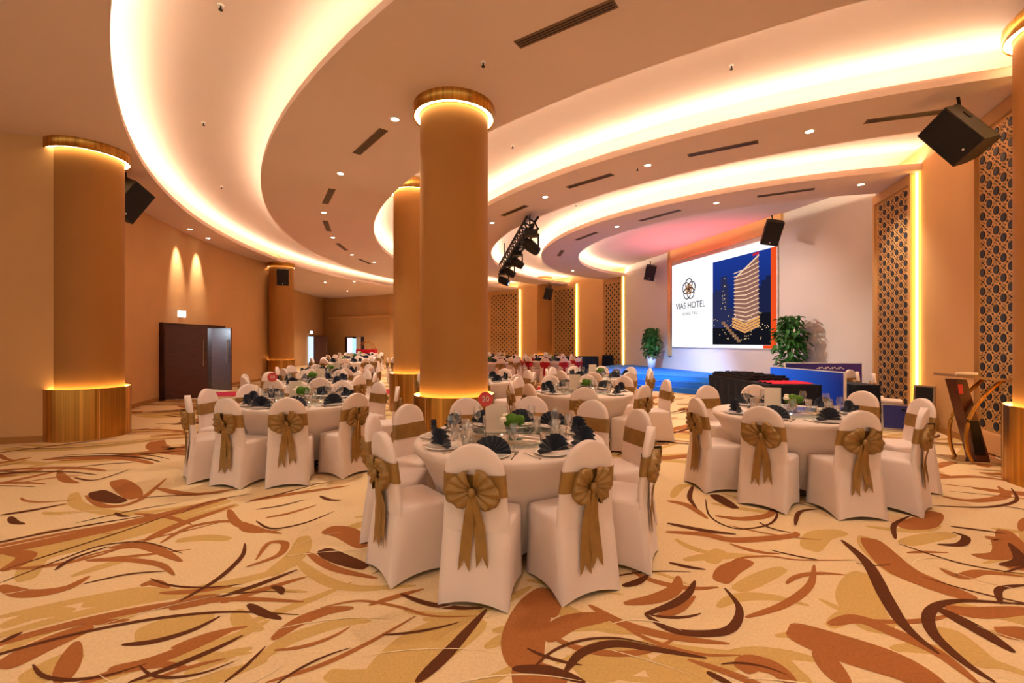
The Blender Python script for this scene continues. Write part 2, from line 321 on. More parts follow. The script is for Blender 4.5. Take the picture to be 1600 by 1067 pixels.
for nm, pts in (('baseboard_left', [wy(19.6 + (D1 - 19.6) * i / 12) for i in range(13)]), ('baseboard_left_near', [wy(D0 - .05 + (7.3 - D0) * i / 10) for i in range(11)]),
                ('baseboard_left_front', [(-7.0, 7.29), (-7.88, 7.0), (-11, 5.95)]), ('baseboard_right', [(5.6, 3.4), (6.72, 6.13), (6.98, 6.75), (7.75, 8.68), (8.2, 10.1)])):
    n = len(pts); q = []
    for i, p in enumerate(pts):
        t = Vector(pts[min(i + 1, n - 1)]) - Vector(pts[max(i - 1, 0)]); t.normalize(); q.append((p[0] - t.y * .018, p[1] + t.x * .018))
    wall(nm, q, 0, .1, M_colm, th=.016)

# fret panels with light strips beside them
def fret(a, b, label, near):
    a, b = Vector(a), Vector(b); t = (b - a); W = t.length; t.normalize(); n = Vector((-t.y, t.x))
    o = thing('fret_panel', label, 'wall panel', (a.x + n.x * .01, a.y + n.y * .01, 0), math.atan2(t.y, t.x), 'gold fret panels along the walls')
    z0, z1 = .3, 4.60
    fr = MB().box((W / 2, .06, (z1 + ZS) / 2 - .005), (W, .12, ZS - z1 - .01)).box((W / 2, .06, z0 / 2 + .01), (W, .12, z0 - .02))
    fr.box((.04, .06, (z0 + z1) / 2), (.08, .12, z1 - z0)).box((W - .04, .06, (z0 + z1) / 2), (.08, .12, z1 - z0)); fr.build('frame', M_wall, o)
    MB().box((W / 2, .045, (z0 + z1) / 2), (W - .16, .05, z1 - z0)).build('backing', M_goldp, o)
    disc, ringm, dots = MB(), MB(), MB(); cs = .165; nc = int((W - .2) / cs); u0 = W / 2 - (nc - 1) * cs / 2; vs_ = .272
    Mx = lambda u, v, y: Matrix.Translation((u, y, v)) @ Matrix.Rotation(-PI / 2, 4, 'X')
    for i in range(nc):
        k = 0
        while True:
            v = z0 + .1 + k * vs_ + (vs_ / 2 if i % 2 else 0); k += 1
            if v > z1 - .08: break
            u = u0 + i * cs
            disc.lathe([(.06, 0), (.06, .012), (0.001, .012)], 10, Mx(u, v, .07))
            ringm.lathe([(.088, 0), (.088, .008), (.078, .008), (.078, 0)], 12, Mx(u, v, .07))
            for du, dv in ((cs / 2, vs_ / 4), (cs / 2, -vs_ / 4), (0, vs_ / 2)):
                if u + du < W - .12 and z0 + .05 < v + dv < z1 - .05:
                    dots.lathe([(.015, 0), (.015, .01), (.001, .01)], 6, Mx(u + du, v + dv, .07))
                    if not (du == 0): continue
                    for q in range(6):
                        an = q * PI / 3 + .5; dots.lathe([(.008, 0), (.008, .009), (.001, .009)], 4, Mx(u + .042 * math.cos(an), v + dv + .052 * math.sin(an), .07))
    tag(disc.build('dark_roundels', M_teal, o), kind='stuff'); tag(ringm.build('gold_rings', M_goldl, o), kind='stuff'); tag(dots.build('dark_piercings', M_teal, o), kind='stuff')
    u = -.05 if near == 'a' else W + .05
    st = MB().box((u, .035, (.3 + ZS) / 2), (.034, .03, ZS - .32)); st.build('light_strip', M_stripled, o)
fret((6.45, 5.47), (6.98, 6.75), 'gold fret panel with dark roundels behind the curved lectern', 'a')
fret((7.75, 8.68), (8.17, 10.12), 'tall gold fret panel with dark roundels between the stage wall and the bright light strip', 'a')
fret((5.52, 22.55), (4.87, 23.9), 'narrow gold fret panel next to the left end of the stage wall', 'a')
fret((3.61, 25.4), (2.47, 26.8), 'gold fret panel above the navy draped tables beyond the stage', 'a')
fret((.48, 28.2), (-1.45, 29.5), 'wide far gold fret panel showing just right of the central column', 'a')

# ------------------------------------------------------------------ columns
def column(x, y, ztop, label, base=.86, R=.555, r=.467):
    o = thing('column', label, 'column', (x, y, 0), 0, 'round gold based columns')
    MB().lathe([(r, base - .02), (r, ztop if ztop == ZS else ZR)], 56).build('shaft', M_colm, o, True)
    b = MB().lathe([(R, 0), (R, base)], 56); b.lathe([(R, base), (R - .012, base), (R - .012, base - .03), (r, base - .03)], 56); b.build('metal_base', M_gold, o, False)
    for p in o.children[-1].data.polygons: p.use_smooth = True
    sm = MB()
    for k in range(8):
        an = k * PI / 4 + .2; sm.box(((R + .001) * math.cos(an), (R + .001) * math.sin(an), base / 2), (.006, .006, base - .01))
    sm.build('base_seam', M_goldl, o)
    MB().lathe([(R, ztop), (R, ztop - .16), (R - .012, ztop - .16), (R - .012, ztop - .12), (r, ztop - .12)], 56).build('metal_cap', M_gold, o, True)
    MB().lathe([(r + .02, base - .02), (R - .025, base - .02)], 56).build('base_light_ring', M_colled, o)
    MB().lathe([(R - .022, ztop - .145), (r + .012, ztop - .145)], 56).build('cap_light_ring', M_capled, o)
    return o
column(-.80, 6.30, ZS, 'central round column behind the nearest table')
column(-2.27, 10.55, ZC, 'round column half hidden just left of the central column')
column(6.08, 4.90, ZC, 'round column cut off by the right edge of the picture')
column(-7.12, 7.65, ZS, 'round column on the left standing against the front wall', base=.82)
column(-9.55, 18.85, ZS, 'distant round column on the left wall with a loudspeaker', base=.82, R=.52)
column(1.85, 26.0, ZC, 'far round column between two fret panels beyond the stage', base=.82, R=.5, r=.43)

# ------------------------------------------------------------------ doors
def leaf(name_parent, a, b, h, hz=(.9, 1.65)):
    a, b = Vector(a), Vector(b); t = b - a; W = t.length; an = math.atan2(t.y, t.x)
    lf = MB().box((W / 2, 0, h / 2 + .01), (W, .045, h - .02)).build('door_leaf', M_wood, name_parent)
    lf.location = (a.x, a.y, 0); lf.rotation_euler = (0, 0, an)
    hb = MB()
    for s in (-1, 1):
        hb.tube([(W - .1, s * .06, hz[0]), (W - .1, s * .06, hz[1])], .016)
        for z in (hz[0] + .06, hz[1] - .06): hb.tube([(W - .1, 0, z), (W - .1, s * .06, z)], .009)
    hb.build('pull_handle', M_steel, lf)
dr = bpy.data.objects.new('door_1', None); C.objects.link(dr); tag(dr, 'dark wooden double doors standing open in the left wall', kind='structure')
j0, j1 = wy(D0), wy(D1)
MB().box((j0[0], j0[1] + .03, 1.045), (.22, .07, 2.09)).box((j1[0], j1[1] - .03, 1.045), (.22, .07, 2.09)).box(((j0[0] + j1[0]) / 2, (D0 + D1) / 2, 2.05), (.45, D1 - D0, .08)).build('door_frame', M_woodf, dr)
leaf(dr, (j0[0] + .1, j0[1] + .08), (j0[0] + .88, j0[1] + .62), 2.02); leaf(dr, (j1[0] + .13, j1[1] - .09), (-9.0, 14.58), 2.02)
M_lobby = mat('lobby_wall', (150, 185, 205), .7, noise=.1, nscale=2)
MB().box((-11.9, 14, 1.2), (.1, 7, 2.4)).build('lobby_wall', M_lobby, dr)
lamp('lobby_lamp', 'POINT', (-11.0, 13.8, 2.0), 90, (.75, .88, 1.0), shadow_soft_size=.2)
def exitsign(p, rz, label):
    o = thing('exit_sign', label, 'sign', p, rz, 'lit signs over the doors')
    MB().box((0, 0, 0), (.30, .05, .20)).build('housing', M_white, o)
    MB().box((0, -.027, 0), (.28, .004, .18)).build('lit_face', emit('sign_glow', (215, 245, 255), 5), o)
    MB().box((.02, -.031, .02), (.16, .003, .03)).box((.02, -.031, -.02), (.16, .003, .03)).build('pictogram', emit('sign_mark', (120, 220, 190), 1.6), o)
exitsign((wy(13.2)[0] + .03, 13.2, 2.38), rad(75), 'lit white sign above the open double doors on the left')
# far openings
def W2(d): return -13.2 - 1.1 * (d - 25) / 9.5
d2 = bpy.data.objects.new('door_2', None); C.objects.link(d2); tag(d2, 'far dark doorway showing bluish light in the back left wall', kind='structure')
a = (W2(30.6) + .06, 30.6); b = (W2(33.6) + .06, 33.6)
MB().box(((a[0] + b[0]) / 2, (a[1] + b[1]) / 2, 1.0), (.1, 3.2, 2.0), None).build('door_frame', M_woodf, d2)
MB().box((W2(31.2) + .13, 31.2, .97), (.04, .75, 1.9)).build('glow_slab', emit('lobby_glow', (190, 205, 235), .9), d2)  # solid slab whose own glow imitates bluish light from beyond the doorway
leaf(d2, (W2(31.8) + .2, 31.7), (W2(31.8) + 1.0, 32.1), 1.95)
exitsign((W2(31.3) + .15, 31.2, 2.2), rad(83), 'small far lit sign above the back left doorway')
d3 = bpy.data.objects.new('door_3', None); C.objects.link(d3); tag(d3, 'far opening in the back wall with a pale lit lobby', kind='structure')
def bw(x): return 31.1 + (x + 8.35) * (34.5 - 31.1) / (-14.3 + 8.35)
bx = lambda px: (px - 800) / F / (1 + (px - 800) / F * .5714) * (31.1 - .5714 * 8.35)
def bpt(px, y_, off=.05):
    k = (px - 800) / F; X = k * (31.1 - 8.35 * .5714) / (1 + k * .5714); return X, bw(X) - off
for nm, x0, x1, z0, z1, m, off in (('dark_reveal', 539, 569, 0, 1.92, M_woodf, .03), ('pale_glow_panel', 543, 551, 0, 1.85, emit('lobby_pale', (225, 215, 225), .8), .07), ('blue_glow_panel', 551, 557, .4, 1.8, emit('lobby_blue', (160, 200, 235), 1.0), .07), ('side_wall', 557, 564, 0, 1.9, M_card, .07)):  # pale and blue panels glow by themselves to imitate the lit lobby
    (xa, ya), (xb, yb) = bpt(x0, 0, off), bpt(x1, 0, off)
    MB().prism([(xa, ya), (xb, yb), (xb, yb + .1), (xa, ya + .1)], z0, z1).build(nm, m, d3)
(xa, ya), (xb, yb) = bpt(513, 0, .12), bpt(612, 0, .12)
tag(MB().prism([(xa, ya), (xb, yb), (xb, yb + .1), (xa, ya + .1)], 3.25, 3.4).build('trim_1', M_goldl), kind='structure')
cart = thing('luggage_cart', 'red and gold hotel luggage cart at the back of the hall', 'luggage cart', Q(573, 575, 28.6).to_tuple()[:2] + (0,))
MB().box((0, 0, .3), (1.1, .6, .12)).box((0, 0, .72), (1.15, .65, .72)).build('red_body', M_red, cart)
for s in (-1, 1): MB().tube([(-.5 + .5 * (1 - math.cos(t * PI / 8)), s * .25, .9 + .65 * math.sin(t * PI / 8)) for t in range(9)], .025).build('brass_arch', M_gold, cart)
for sx in (-1, 1):
    for sy in (-1, 1): MB().lathe([(.001, -.03), (.11, -.03), (.11, .03), (.001, .03)], 12, Matrix.Translation((sx * .42, sy * .22, .11)) @ Matrix.Rotation(PI / 2, 4, 'X')).build('wheel', M_black, cart)

# ------------------------------------------------------------------ stage and screen
stg = thing('stage_platform', 'blue carpeted stage with curved steps in front of the screen', 'stage', (0, 0, 0))
SF = [(7.9, 11.2), (7.05, 11.75), (6.4, 12.85), (6.0, 13.75), (4.95, 14.9), (3.85, 15.75), (3.35, 16.9), (3.55, 18.7), (4.3, 20.6), (5.2, 21.9)]
def off(pts, k):
    out = []
    for i, p in enumerate(pts):
        t = Vector(pts[min(i + 1, len(pts) - 1)]) - Vector(pts[max(i - 1, 0)]); t.normalize(); out.append((p[0] - t.y * k, p[1] + t.x * k))
    return out
def stagepoly(k): return [tuple(v)[:2] for v in catmull([Vector((a, b, 0)) for a, b in off(SF, k)], 6)] + [(sw(21.6)[0] - .02, 21.6), (sw(11.4)[0] - .02, 11.4)]
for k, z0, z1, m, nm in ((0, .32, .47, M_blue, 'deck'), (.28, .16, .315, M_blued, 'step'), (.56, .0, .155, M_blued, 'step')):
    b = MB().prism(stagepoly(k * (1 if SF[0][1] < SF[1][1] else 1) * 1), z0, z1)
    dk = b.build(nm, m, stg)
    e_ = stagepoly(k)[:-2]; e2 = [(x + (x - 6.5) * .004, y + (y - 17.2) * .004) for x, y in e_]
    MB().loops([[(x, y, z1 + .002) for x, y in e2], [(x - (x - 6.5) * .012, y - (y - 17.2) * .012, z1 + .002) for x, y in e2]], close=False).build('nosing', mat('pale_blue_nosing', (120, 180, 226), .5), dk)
scr = thing('led_screen', 'large lit screen with hotel logo and tower picture on the stage wall', 'screen')
d_l, d_r = 18.35, 13.18
A = Vector(sw(d_l)); B = Vector(sw(d_r)); t = (B - A); SW = t.length; scr.location = (A.x, A.y, 0); scr.rotation_euler = (0, 0, math.atan2(t.y, t.x))
def dof(px):      # distance along the screen of a photo column
    k = (px - 800) / F; d = (7.73 + .2332 * 13.1) / (k + .2332); return (d_l - d) / (d_l - d_r) * SW
SZ0, SZ1 = 1.37, 4.62
MB().box((SW / 2, .0, (SZ0 + SZ1) / 2), (SW + .06, .1, SZ1 - SZ0 + .06)).build('frame', M_stagewall, scr)
def flat(nm, x0, x1, z0, z1, m, lay): return MB().box(((x0 + x1) / 2, -.052 - .004 * lay, (z0 + z1) / 2), (x1 - x0, .004, z1 - z0)).build(nm, m, scr)
flat('white_field', 0, SW, SZ0, SZ1, emit('screen_white', (250, 250, 255), .70), 0)
u0, u1 = dof(1116), dof(1207)
pz0, pz1 = SZ0 + .10, SZ1 - .28
sk = bpy.data.materials.new('screen_sky'); sk.use_nodes = True; nt = sk.node_tree; nt.nodes.clear()
e = nt.nodes.new('ShaderNodeEmission'); e.inputs[1].default_value = .7; o_ = nt.nodes.new('ShaderNodeOutputMaterial'); tc = nt.nodes.new('ShaderNodeTexCoord'); sx = nt.nodes.new('ShaderNodeSeparateXYZ'); cr = nt.nodes.new('ShaderNodeValToRGB'); mr = nt.nodes.new('ShaderNodeMapRange')
mr.inputs[1].default_value = pz0; mr.inputs[2].default_value = pz1
for p, c in ((0, (20, 18, 32)), (.3, (70, 60, 84)), (.5, (132, 140, 178)), (.66, (88, 122, 190)), (1, (26, 52, 134))):
    q = cr.color_ramp.elements[0] if p == 0 else (cr.color_ramp.elements[1] if p == 1 else cr.color_ramp.elements.new(p)); q.position = p; q.color = lin(c) + (1,)
nt.links.new(tc.outputs['Object'], sx.inputs[0]); nt.links.new(sx.outputs[2], mr.inputs[0]); nt.links.new(mr.outputs[0], cr.inputs[0]); nt.links.new(cr.outputs[0], e.inputs[0]); nt.links.new(e.outputs[0], o_.inputs[0])
flat('sky_picture', u0, u1, pz0, pz1, sk, 1)
M_or = emit('screen_orange', (236, 78, 30), .6)
flat('orange_bar', u1, SW, SZ0, pz1, M_or, 1); flat('orange_corner', u1 - .3, u1, SZ0, pz0 - .005, M_or, 1)
PW, PH = u1 - u0, pz1 - pz0
def pic(nm, rects, m, lay):
    b = MB()
    for x0, x1, z0, z1 in rects: b.box((u0 + (x0 + x1) / 2 * PW, -.052 - .004 * lay, pz0 + (z0 + z1) / 2 * PH), ((x1 - x0) * PW, .003, (z1 - z0) * PH))
    b.build(nm, m, scr)
rs = random.Random(3)
pic('far_towers', [(.0, .05, .2, .62), (.05, .1, .2, .66), (.1, .16, .2, .64), (.16, .28, .2, .80), (.28, .31, .2, .7), (.0, .4, .2, .42)], emit('pic_towers', (44, 48, 86), .55), 2)
pic('far_hill', [(.78, .86, .15, .62), (.86, .93, .15, .68), (.93, 1.0, .15, .72)], emit('pic_hill', (30, 36, 70), .55), 2)
pic('dark_ground', [(.0, .4, .0, .2), (.36, .8, 0, .16), (.78, 1., 0, .34)], emit('pic_ground', (22, 22, 30), .55), 3)
pic('avenue', [(.18 + i * .04, .25 + i * .04, .24 - i * .03, .27 - i * .03) for i in range(8)], emit('pic_road', (150, 110, 80), .55), 4)
pic('city_lights', [(x, x + .012, z, z + .009) for x, z in [(rs.uniform(.01, .97), rs.uniform(.05, .34)) for _ in range(60)]] + [(x, x + .01, z, z + .01) for x, z in [(rs.uniform(.17, .27), rs.uniform(.4, .78)) for _ in range(16)]], emit('pic_lights', (250, 214, 160), .55), 5)
def quad(nm, qs, m, lay):
    b = MB()
    for q in qs: b.add([(u0 + x * PW, -.052 - .004 * lay, pz0 + z * PH) for x, z in q], [(0, 1, 2, 3)])
    b.build(nm, m, scr)
quad('tower_body', [[(.42, .2), (.62, .14), (.62, .86), (.42, .74)], [(.62, .14), (.82, .2), (.82, .94), (.62, .86)]], emit('pic_tower', (150, 104, 92), .55), 4)
fl_ = []
for k in range(13):
    z = .30 + k * .042; sl = .006 * k
    fl_ += [[(.41, z), (.62, z - .045 + sl), (.62, z - .034 + sl), (.41, z + .011)], [(.62, z - .045 + sl), (.83, z + sl), (.83, z + .010 + sl), (.62, z - .034 + sl)]]
fl_ += [[(.45, .755), (.83, .945), (.83, .965), (.45, .775)]]
quad('lit_floors', fl_, emit('pic_floors', (255, 214, 176), .55), 5)
quad('podium', [[(.38, .2 + .03 * k), (.6, .13 + .03 * k), (.6, .15 + .03 * k), (.38, .22 + .03 * k)] for k in range(4)] + [[(.6, .13 + .03 * k), (.84, .2 + .03 * k), (.84, .22 + .03 * k), (.6, .15 + .03 * k)] for k in range(4)], emit('pic_podium', (238, 170, 96), .55), 5)
quad('red_roof_sign', [[(.73, .955), (.83, .965), (.83, .99), (.73, .98)]], emit('pic_sign', (214, 40, 60), .55), 6)
M_ink = emit('logo_ink', (70, 40, 40), .35); M_lg = emit('logo_gold', (214, 150, 90), .5)
lc = (dof(1078.5), SZ0 + (542 - 457) / 126 * (SZ1 - SZ0) + .0)
lb = MB()
for k in range(5):
    an = PI / 2 + k * 2 * PI / 5; cx, cz = lc[0] + .19 * math.cos(an), lc[1] + .19 * math.sin(an)
    lb.tube([(cx + .21 * math.cos(q * PI / 12), -.06, cz + .21 * math.sin(q * PI / 12)) for q in range(25)], .02, 5)
lb.build('logo_petals', M_ink, scr)
lb = MB()
for k in range(5):
    an = PI / 2 + k * 2 * PI / 5; cx, cz = lc[0] + .09 * math.cos(an), lc[1] + .09 * math.sin(an)
    lb.tube([(cx + .11 * math.cos(q * PI / 12), -.06, cz + .11 * math.sin(q * PI / 12)) for q in range(25)], .018, 5)
lb.build('logo_centre', M_lg, scr)
def text(s, x, z, size, m, parent, y=-.06, name='lettering', rot=(PI / 2, 0, 0), space=1.0):
    c = bpy.data.curves.new(name, 'FONT'); c.body = s; c.size = size; c.align_x = 'CENTER'; c.align_y = 'CENTER'; c.extrude = .002; c.space_character = space
    o = bpy.data.objects.new(name, c); C.objects.link(o); dg = bpy.context.evaluated_depsgraph_get(); me = bpy.data.meshes.new_from_object(o.evaluated_get(dg)); bpy.data.objects.remove(o)
    me.materials.clear(); me.materials.append(m); q = obj(name, me, parent, (x, y, z)); q.rotation_euler = rot; return q
text('VIAS HOTEL', lc[0] + .06, lc[1] - .62, .34, M_ink, scr); text('VUNG TAU', lc[0] + .06, lc[1] - .93, .17, emit('logo_grey', (120, 104, 100), .4), scr, space=1.15)
# recess edge beside and above the screen
def swp(d, n): return (sw(d)[0] - n * .974, sw(d)[1] - n * .227)
for nm, z0, z1, da, db in (('trim_2', 1.0, ZR, 18.62, 18.45), ('trim_3', 4.78, ZR, 18.6, 13.0)):
    tag(MB().prism([swp(da, .0), swp(da, .09), swp(db, .09), swp(db, 0)], z0, z1).build(nm, M_wall), kind='structure')
# coloured stage lamps: two red wash lamps by the screen foot, blue ones over the deck
lamp('red_stage_lamp', 'SPOT', (6.2, 15.2, .6), 700, (1, .12, .12), (6.6, 16.2, ZR), spot_size=rad(85), spot_blend=1, shadow_soft_size=.1)
lamp('blue_stage_lamp', 'SPOT', (2.6, 13.6, 4.6), 2200, (.35, .6, 1.0), (5.2, 16.3, .4), spot_size=rad(55), spot_blend=.8, shadow_soft_size=.08)

# ------------------------------------------------------------------ round tables, chairs, settings
def rloop(xh0, xh1, y0, y1, z, n=8, pinch=0, hem=0, cr=.03):
    out = []      # perimeter of a slightly trapezoid seat plan; the cloth pulls in and up between the feet
    cs_ = [(-xh0, y0), (xh0, y0), (xh1, y1), (-xh1, y1)]
    for k in range(4):
        a, b = Vector(cs_[k]), Vector(cs_[(k + 1) % 4]); t = (b - a); nrm = Vector((-t.y, t.x)).normalized()
        for i in range(n):
            s = (i + .02) / n if i == 0 else i / n; q = 4 * s * (1 - s); p = a + t * s + nrm * pinch * q
            out.append((p.x, p.y, z + hem * q))
    cc = Vector((0, (y0 + y1) / 2, 0))
    for k in range(4):
        p = Vector(out[k * n]); v = (Vector((0, 0, 0)) + cc - p); v.z = 0; out[k * n] = tuple(p + v.normalized() * cr * .35)
    return out
def rear(z): return -.275 + .06 * z / .49 if z < .49 else -.215 - .055 * (z - .49) / .48
def wid(z):
    if z <= .80: return .212 - .025 * (z - .44) / .36
    return .187 * math.sqrt(max(0, 1 - ((z - .80) / .168) ** 2))
def xsec(z, o=0, n=20):
    w_, th = wid(z) + o, .03 + o; yc = rear(z) + .03
    out = []
    for j in range(n):
        a = 2 * PI * j / n; c, s = math.cos(a), math.sin(a)
        out.append((w_ * math.copysign(abs(c) ** .55, c), yc + th * math.copysign(abs(s) ** .7, s), z))
    return out
def m_cover():
    b = MB()
    L = [rloop(.225, .222, -.275, .205, .0, hem=.034, pinch=.022), rloop(.222, .22, -.265, .20, .10, pinch=.018, hem=.012), rloop(.216, .216, -.24, .19, .30, pinch=.008), rloop(.212, .216, -.215, .185, .455),
         rloop(.206, .21, -.21, .18, .48), rloop(.19, .19, -.2, .16, .49)]
    b.loops(L, cap1=True)
    zs = [.44, .55, .65, .75, .80, .85, .89, .92, .945, .96, .9665]
    b.loops([xsec(z) for z in zs], cap1=True)
    return b.mesh('chair_cover', M_cover, True)
def m_sash(m): return MB().loops([xsec(z, .006) for z in (.655, .70, .75, .79)]).mesh('sash', m, True)
KZ = .69
def fan(b, s, sc_=1.0, seed=0, nt_=26, nr=6):
    r0 = random.Random(seed); L = []
    for i in range(nr + 2):
        row = []
        for j in range(nt_ + 1):
            u = j / nt_; th = rad(-62 + 140 * u); q = min(i / nr, 1); Rm = (.125 + .03 * math.sin(PI * u) + .012 * math.sin(9 * u + seed)) * sc_
            r = .015 + (Rm - .015) * q
            ripple = .016 * math.sin(2 * PI * 5.5 * u + seed) * q ** .7 * (1 - .35 * q)
            y = -.016 - .035 * math.sin(PI * min(q, .95) * .75) - ripple
            if i == nr + 1: r *= .93; y = .004
            z = KZ + r * math.sin(th); row.append((s * r * math.cos(th), rear(z) + y + (0 if i <= nr else 0), z))
        L.append(row)
    b.loops(L, close=False)
def knot(b):
    b.lathe([(.001, -.03), (.02, -.026), (.026, 0), (.02, .026), (.001, .03)], 10, Matrix.Translation((0, rear(KZ) - .045, KZ)) @ Matrix.Diagonal((.9, .8, 1, 1)))
def tail(b, s, zend, wd, sp):
    L = []; n = 9
    for i in range(n + 1):
        q = i / n; z = KZ - .015 - (KZ - zend) * q; wv = wd * (.45 + .55 * min(1, q * 2)); x = s * (.012 + sp * q); y = rear(z) - .03 * (1 - q) - .012 - .004 * math.sin(7 * q + s)
        e = .035 if i == n else 0
        L.append([(x - wv, y, z - e), (x - wv * .4, y - .006 * math.sin(5 * q + 1), z), (x, y - .008 * math.sin(4 * q), z + e), (x + wv * .4, y + .004, z), (x + wv, y, z - e)])
    b.loops(L, close=False)
COV = m_cover()
def sashset(m, tag_):
    S = {'sash': m_sash(m)}
    for v in range(3):
        for s in (-1, 1):
            b = MB(); fan(b, s, 1 + .06 * (v - 1), v * 2 + (s > 0)); S['loop', v, s] = b.mesh('bow_loop', m, True)
            b = MB(); tail(b, s, (.20, .23, .26)[v] + (.03 if s > 0 else 0), (.042, .052, .036)[v], (.032, .03, .045)[v]); S['tail', v, s] = b.mesh('sash_tail', m, True)
        b = MB()
        for s in (-1, 1): fan(b, s, 1, v * 2 + (s > 0), 12, 3); tail(b, s, .24 + .03 * v, .035, .02)
        knot(b); S['bow', v] = b.mesh('bow', m, True)
    b = MB(); knot(b); S['knot'] = b.mesh('bow_knot', m, True); return S
GS, RS_ = sashset(M_sash, 'gold'), sashset(M_redsash, 'red')
def chair(x, y, rz, label, group, near=True, S=GS, v=0):
    o = thing('banquet_chair', label, 'chair', (x, y, 0), rz, group)
    obj('chair_cover', COV, o); obj('sash', S['sash'], o)
    if near:
        for s in (-1, 1): obj('bow_loop', S['loop', v, s], o); obj('sash_tail', S['tail', v, s], o)
        obj('bow_knot', S['knot'], o)
    else: obj('bow', S['bow', v], o)
    return o
TH, TR = .79, .77
def m_cloth():
    n = 72; L = []
    for r, z in ((.001, TH), (.4, TH), (.74, TH), (.762, TH - .004), (.77, TH - .02), (.762, TH - .06), (.70, .66), (.61, .47), (.55, .25)):
        L.append([(r * math.cos(2 * PI * j / n), r * math.sin(2 * PI * j / n), z) for j in range(n)])
    row = []
    for j in range(n):
        a = 2 * PI * j / n; h = abs(math.sin(2 * a)) ** .6; r = .55 - .05 * h; row.append((r * math.cos(a), r * math.sin(a), .02 + .10 * h))
    L.append(row); return MB().loops(L).mesh('tablecloth', M_cloth, True)
CLOTH = m_cloth()
TOPM = MB().lathe([(.001, TH - .035), (.735, TH - .035), (.735, TH - .008), (.001, TH - .008)], 40).mesh('table_top', M_woodf)
LEGM = MB().tube([(.42, 0, 0), (.36, 0, TH - .04)], .02).mesh('table_leg', M_dsteel)
PLATE = MB().lathe([(.001, .0), (.07, .0), (.08, .004), (.125, .014), (.127, .017), (.12, .017), (.078, .008), (.001, .007)], 32).mesh('plate', M_china, True)
SPL = MB().lathe([(.001, 0), (.04, 0), (.07, .009), (.07, .012), (.04, .005), (.001, .005)], 24).mesh('side_plate', M_china, True)
def m_napkin():
    b = MB(); n = 20; L = []
    for r in (.006, .055, .10, .128):
        L.append([(r * 1.0 * math.cos(PI * j / n) * 1.05, (.016 if j % 2 else -.016) * (r / .125) - .012 * (r / .125), .012 + r * math.sin(PI * j / n) * .98) for j in range(n + 1)])
    b.loops(L, close=False)
    b.loops([[(x, y - .008, z) for x, y, z in l] for l in L[::-1]], close=False)
    b.add([(-.05, .0, .012), (.05, .0, .012), (.0, .075, .014), (0, .0, .085)], [(0, 2, 3), (1, 3, 2), (0, 1, 2)])
    return b.mesh('napkin', M_navy)
NAP = m_napkin()
WINE = MB().lathe([(.001, 0), (.034, 0), (.034, .003), (.005, .008), (.0045, .08), (.012, .09), (.032, .115), (.037, .145), (.034, .18), (.029, .205)], 20).mesh('wine_glass', M_glass, True)
TUMB = MB().lathe([(.001, .0), (.028, 0), (.031, .01), (.036, .115), (.034, .115), (.029, .014), (.001, .012)], 20).mesh('tumbler', M_glass, True)
KNIFE = MB().prism([(-.006, -.11), (.006, -.11), (.007, -.01), (.009, .0), (.009, .08), (.003, .11), (-.005, .11), (-.005, 0), (-.006, -.01)], 0, .004).mesh('knife', M_steel)
fk = MB().prism([(-.005, -.1), (.005, -.1), (.003, .03), (.011, .05), (.011, .06), (-.011, .06), (-.011, .05), (-.003, .03)], 0, .004)
for k in range(4): fk.box((-.0085 + k * .0057, .08, .002), (.003, .045, .003))
FORK = fk.mesh('fork', M_steel)
TURN = MB().lathe([(.001, 0), (.40, 0), (.403, .005), (.40, .010), (.001, .010)], 48).mesh('glass_disc', M_tglass, True)
TURB = MB().lathe([(.001, 0), (.13, 0), (.13, .018), (.001, .018)], 32).mesh('turntable_base', M_steel, True)
def ball(b, c, r, n=8, seed=0):
    rr_ = random.Random(seed)
    L = []
    for i in range(n + 1):
        ph = PI * i / n; L.append([(c[0] + r * (1 + rr_.uniform(-.08, .08)) * math.sin(ph) * math.cos(2 * PI * j / 12), c[1] + r * (1 + rr_.uniform(-.08, .08)) * math.sin(ph) * math.sin(2 * PI * j / 12), c[2] - r * math.cos(ph)) for j in range(12)])
    b.loops(L)
VASE = MB().lathe([(.001, 0), (.042, 0), (.044, .01), (.05, .115), (.047, .115), (.04, .015), (.001, .012)], 24).mesh('glass_vase', M_glass, True)
mb = MB(); ball(mb, (0, 0, .12), .062, 10, 1); ball(mb, (.062, 0, .125), .045, 8, 2); ball(mb, (-.02, .04, .11), .045, 8, 3); mb.lathe([(.001, .025), (.036, .025), (.042, .1), (.001, .1)], 14)
MOSS = mb.mesh('moss', M_moss, True)
mb = MB()
for c, r in (((-.07, -.01, .135), .03), ((-.05, .03, .16), .024)):
    for k in range(6):
        an = k * PI / 3; ball(mb, (c[0] + .4 * r * math.cos(an), c[1] + .4 * r * math.sin(an), c[2]), r * .65, 6, k)
ROSE = mb.mesh('cream_roses', M_rose, True)
CARD = MB().box((0, 0, .125), (.17, .008, .22)).box((0, 0, .008), (.18, .06, .014)).mesh('menu_card', M_card)
STEM = MB().tube([(0, 0, .0), (0, 0, .26)], .0035, 6).lathe([(.001, 0), (.035, 0), (.035, .006), (.001, .008)], 16).mesh('stand', M_steel, True)
NDISC = MB().lathe([(.001, -.004), (.058, -.004), (.058, .004), (.001, .004)], 24, Matrix.Translation((0, 0, .30)) @ Matrix.Rotation(PI / 2, 4, 'X')).mesh('number_disc', M_redd, False)
cnt = [0]
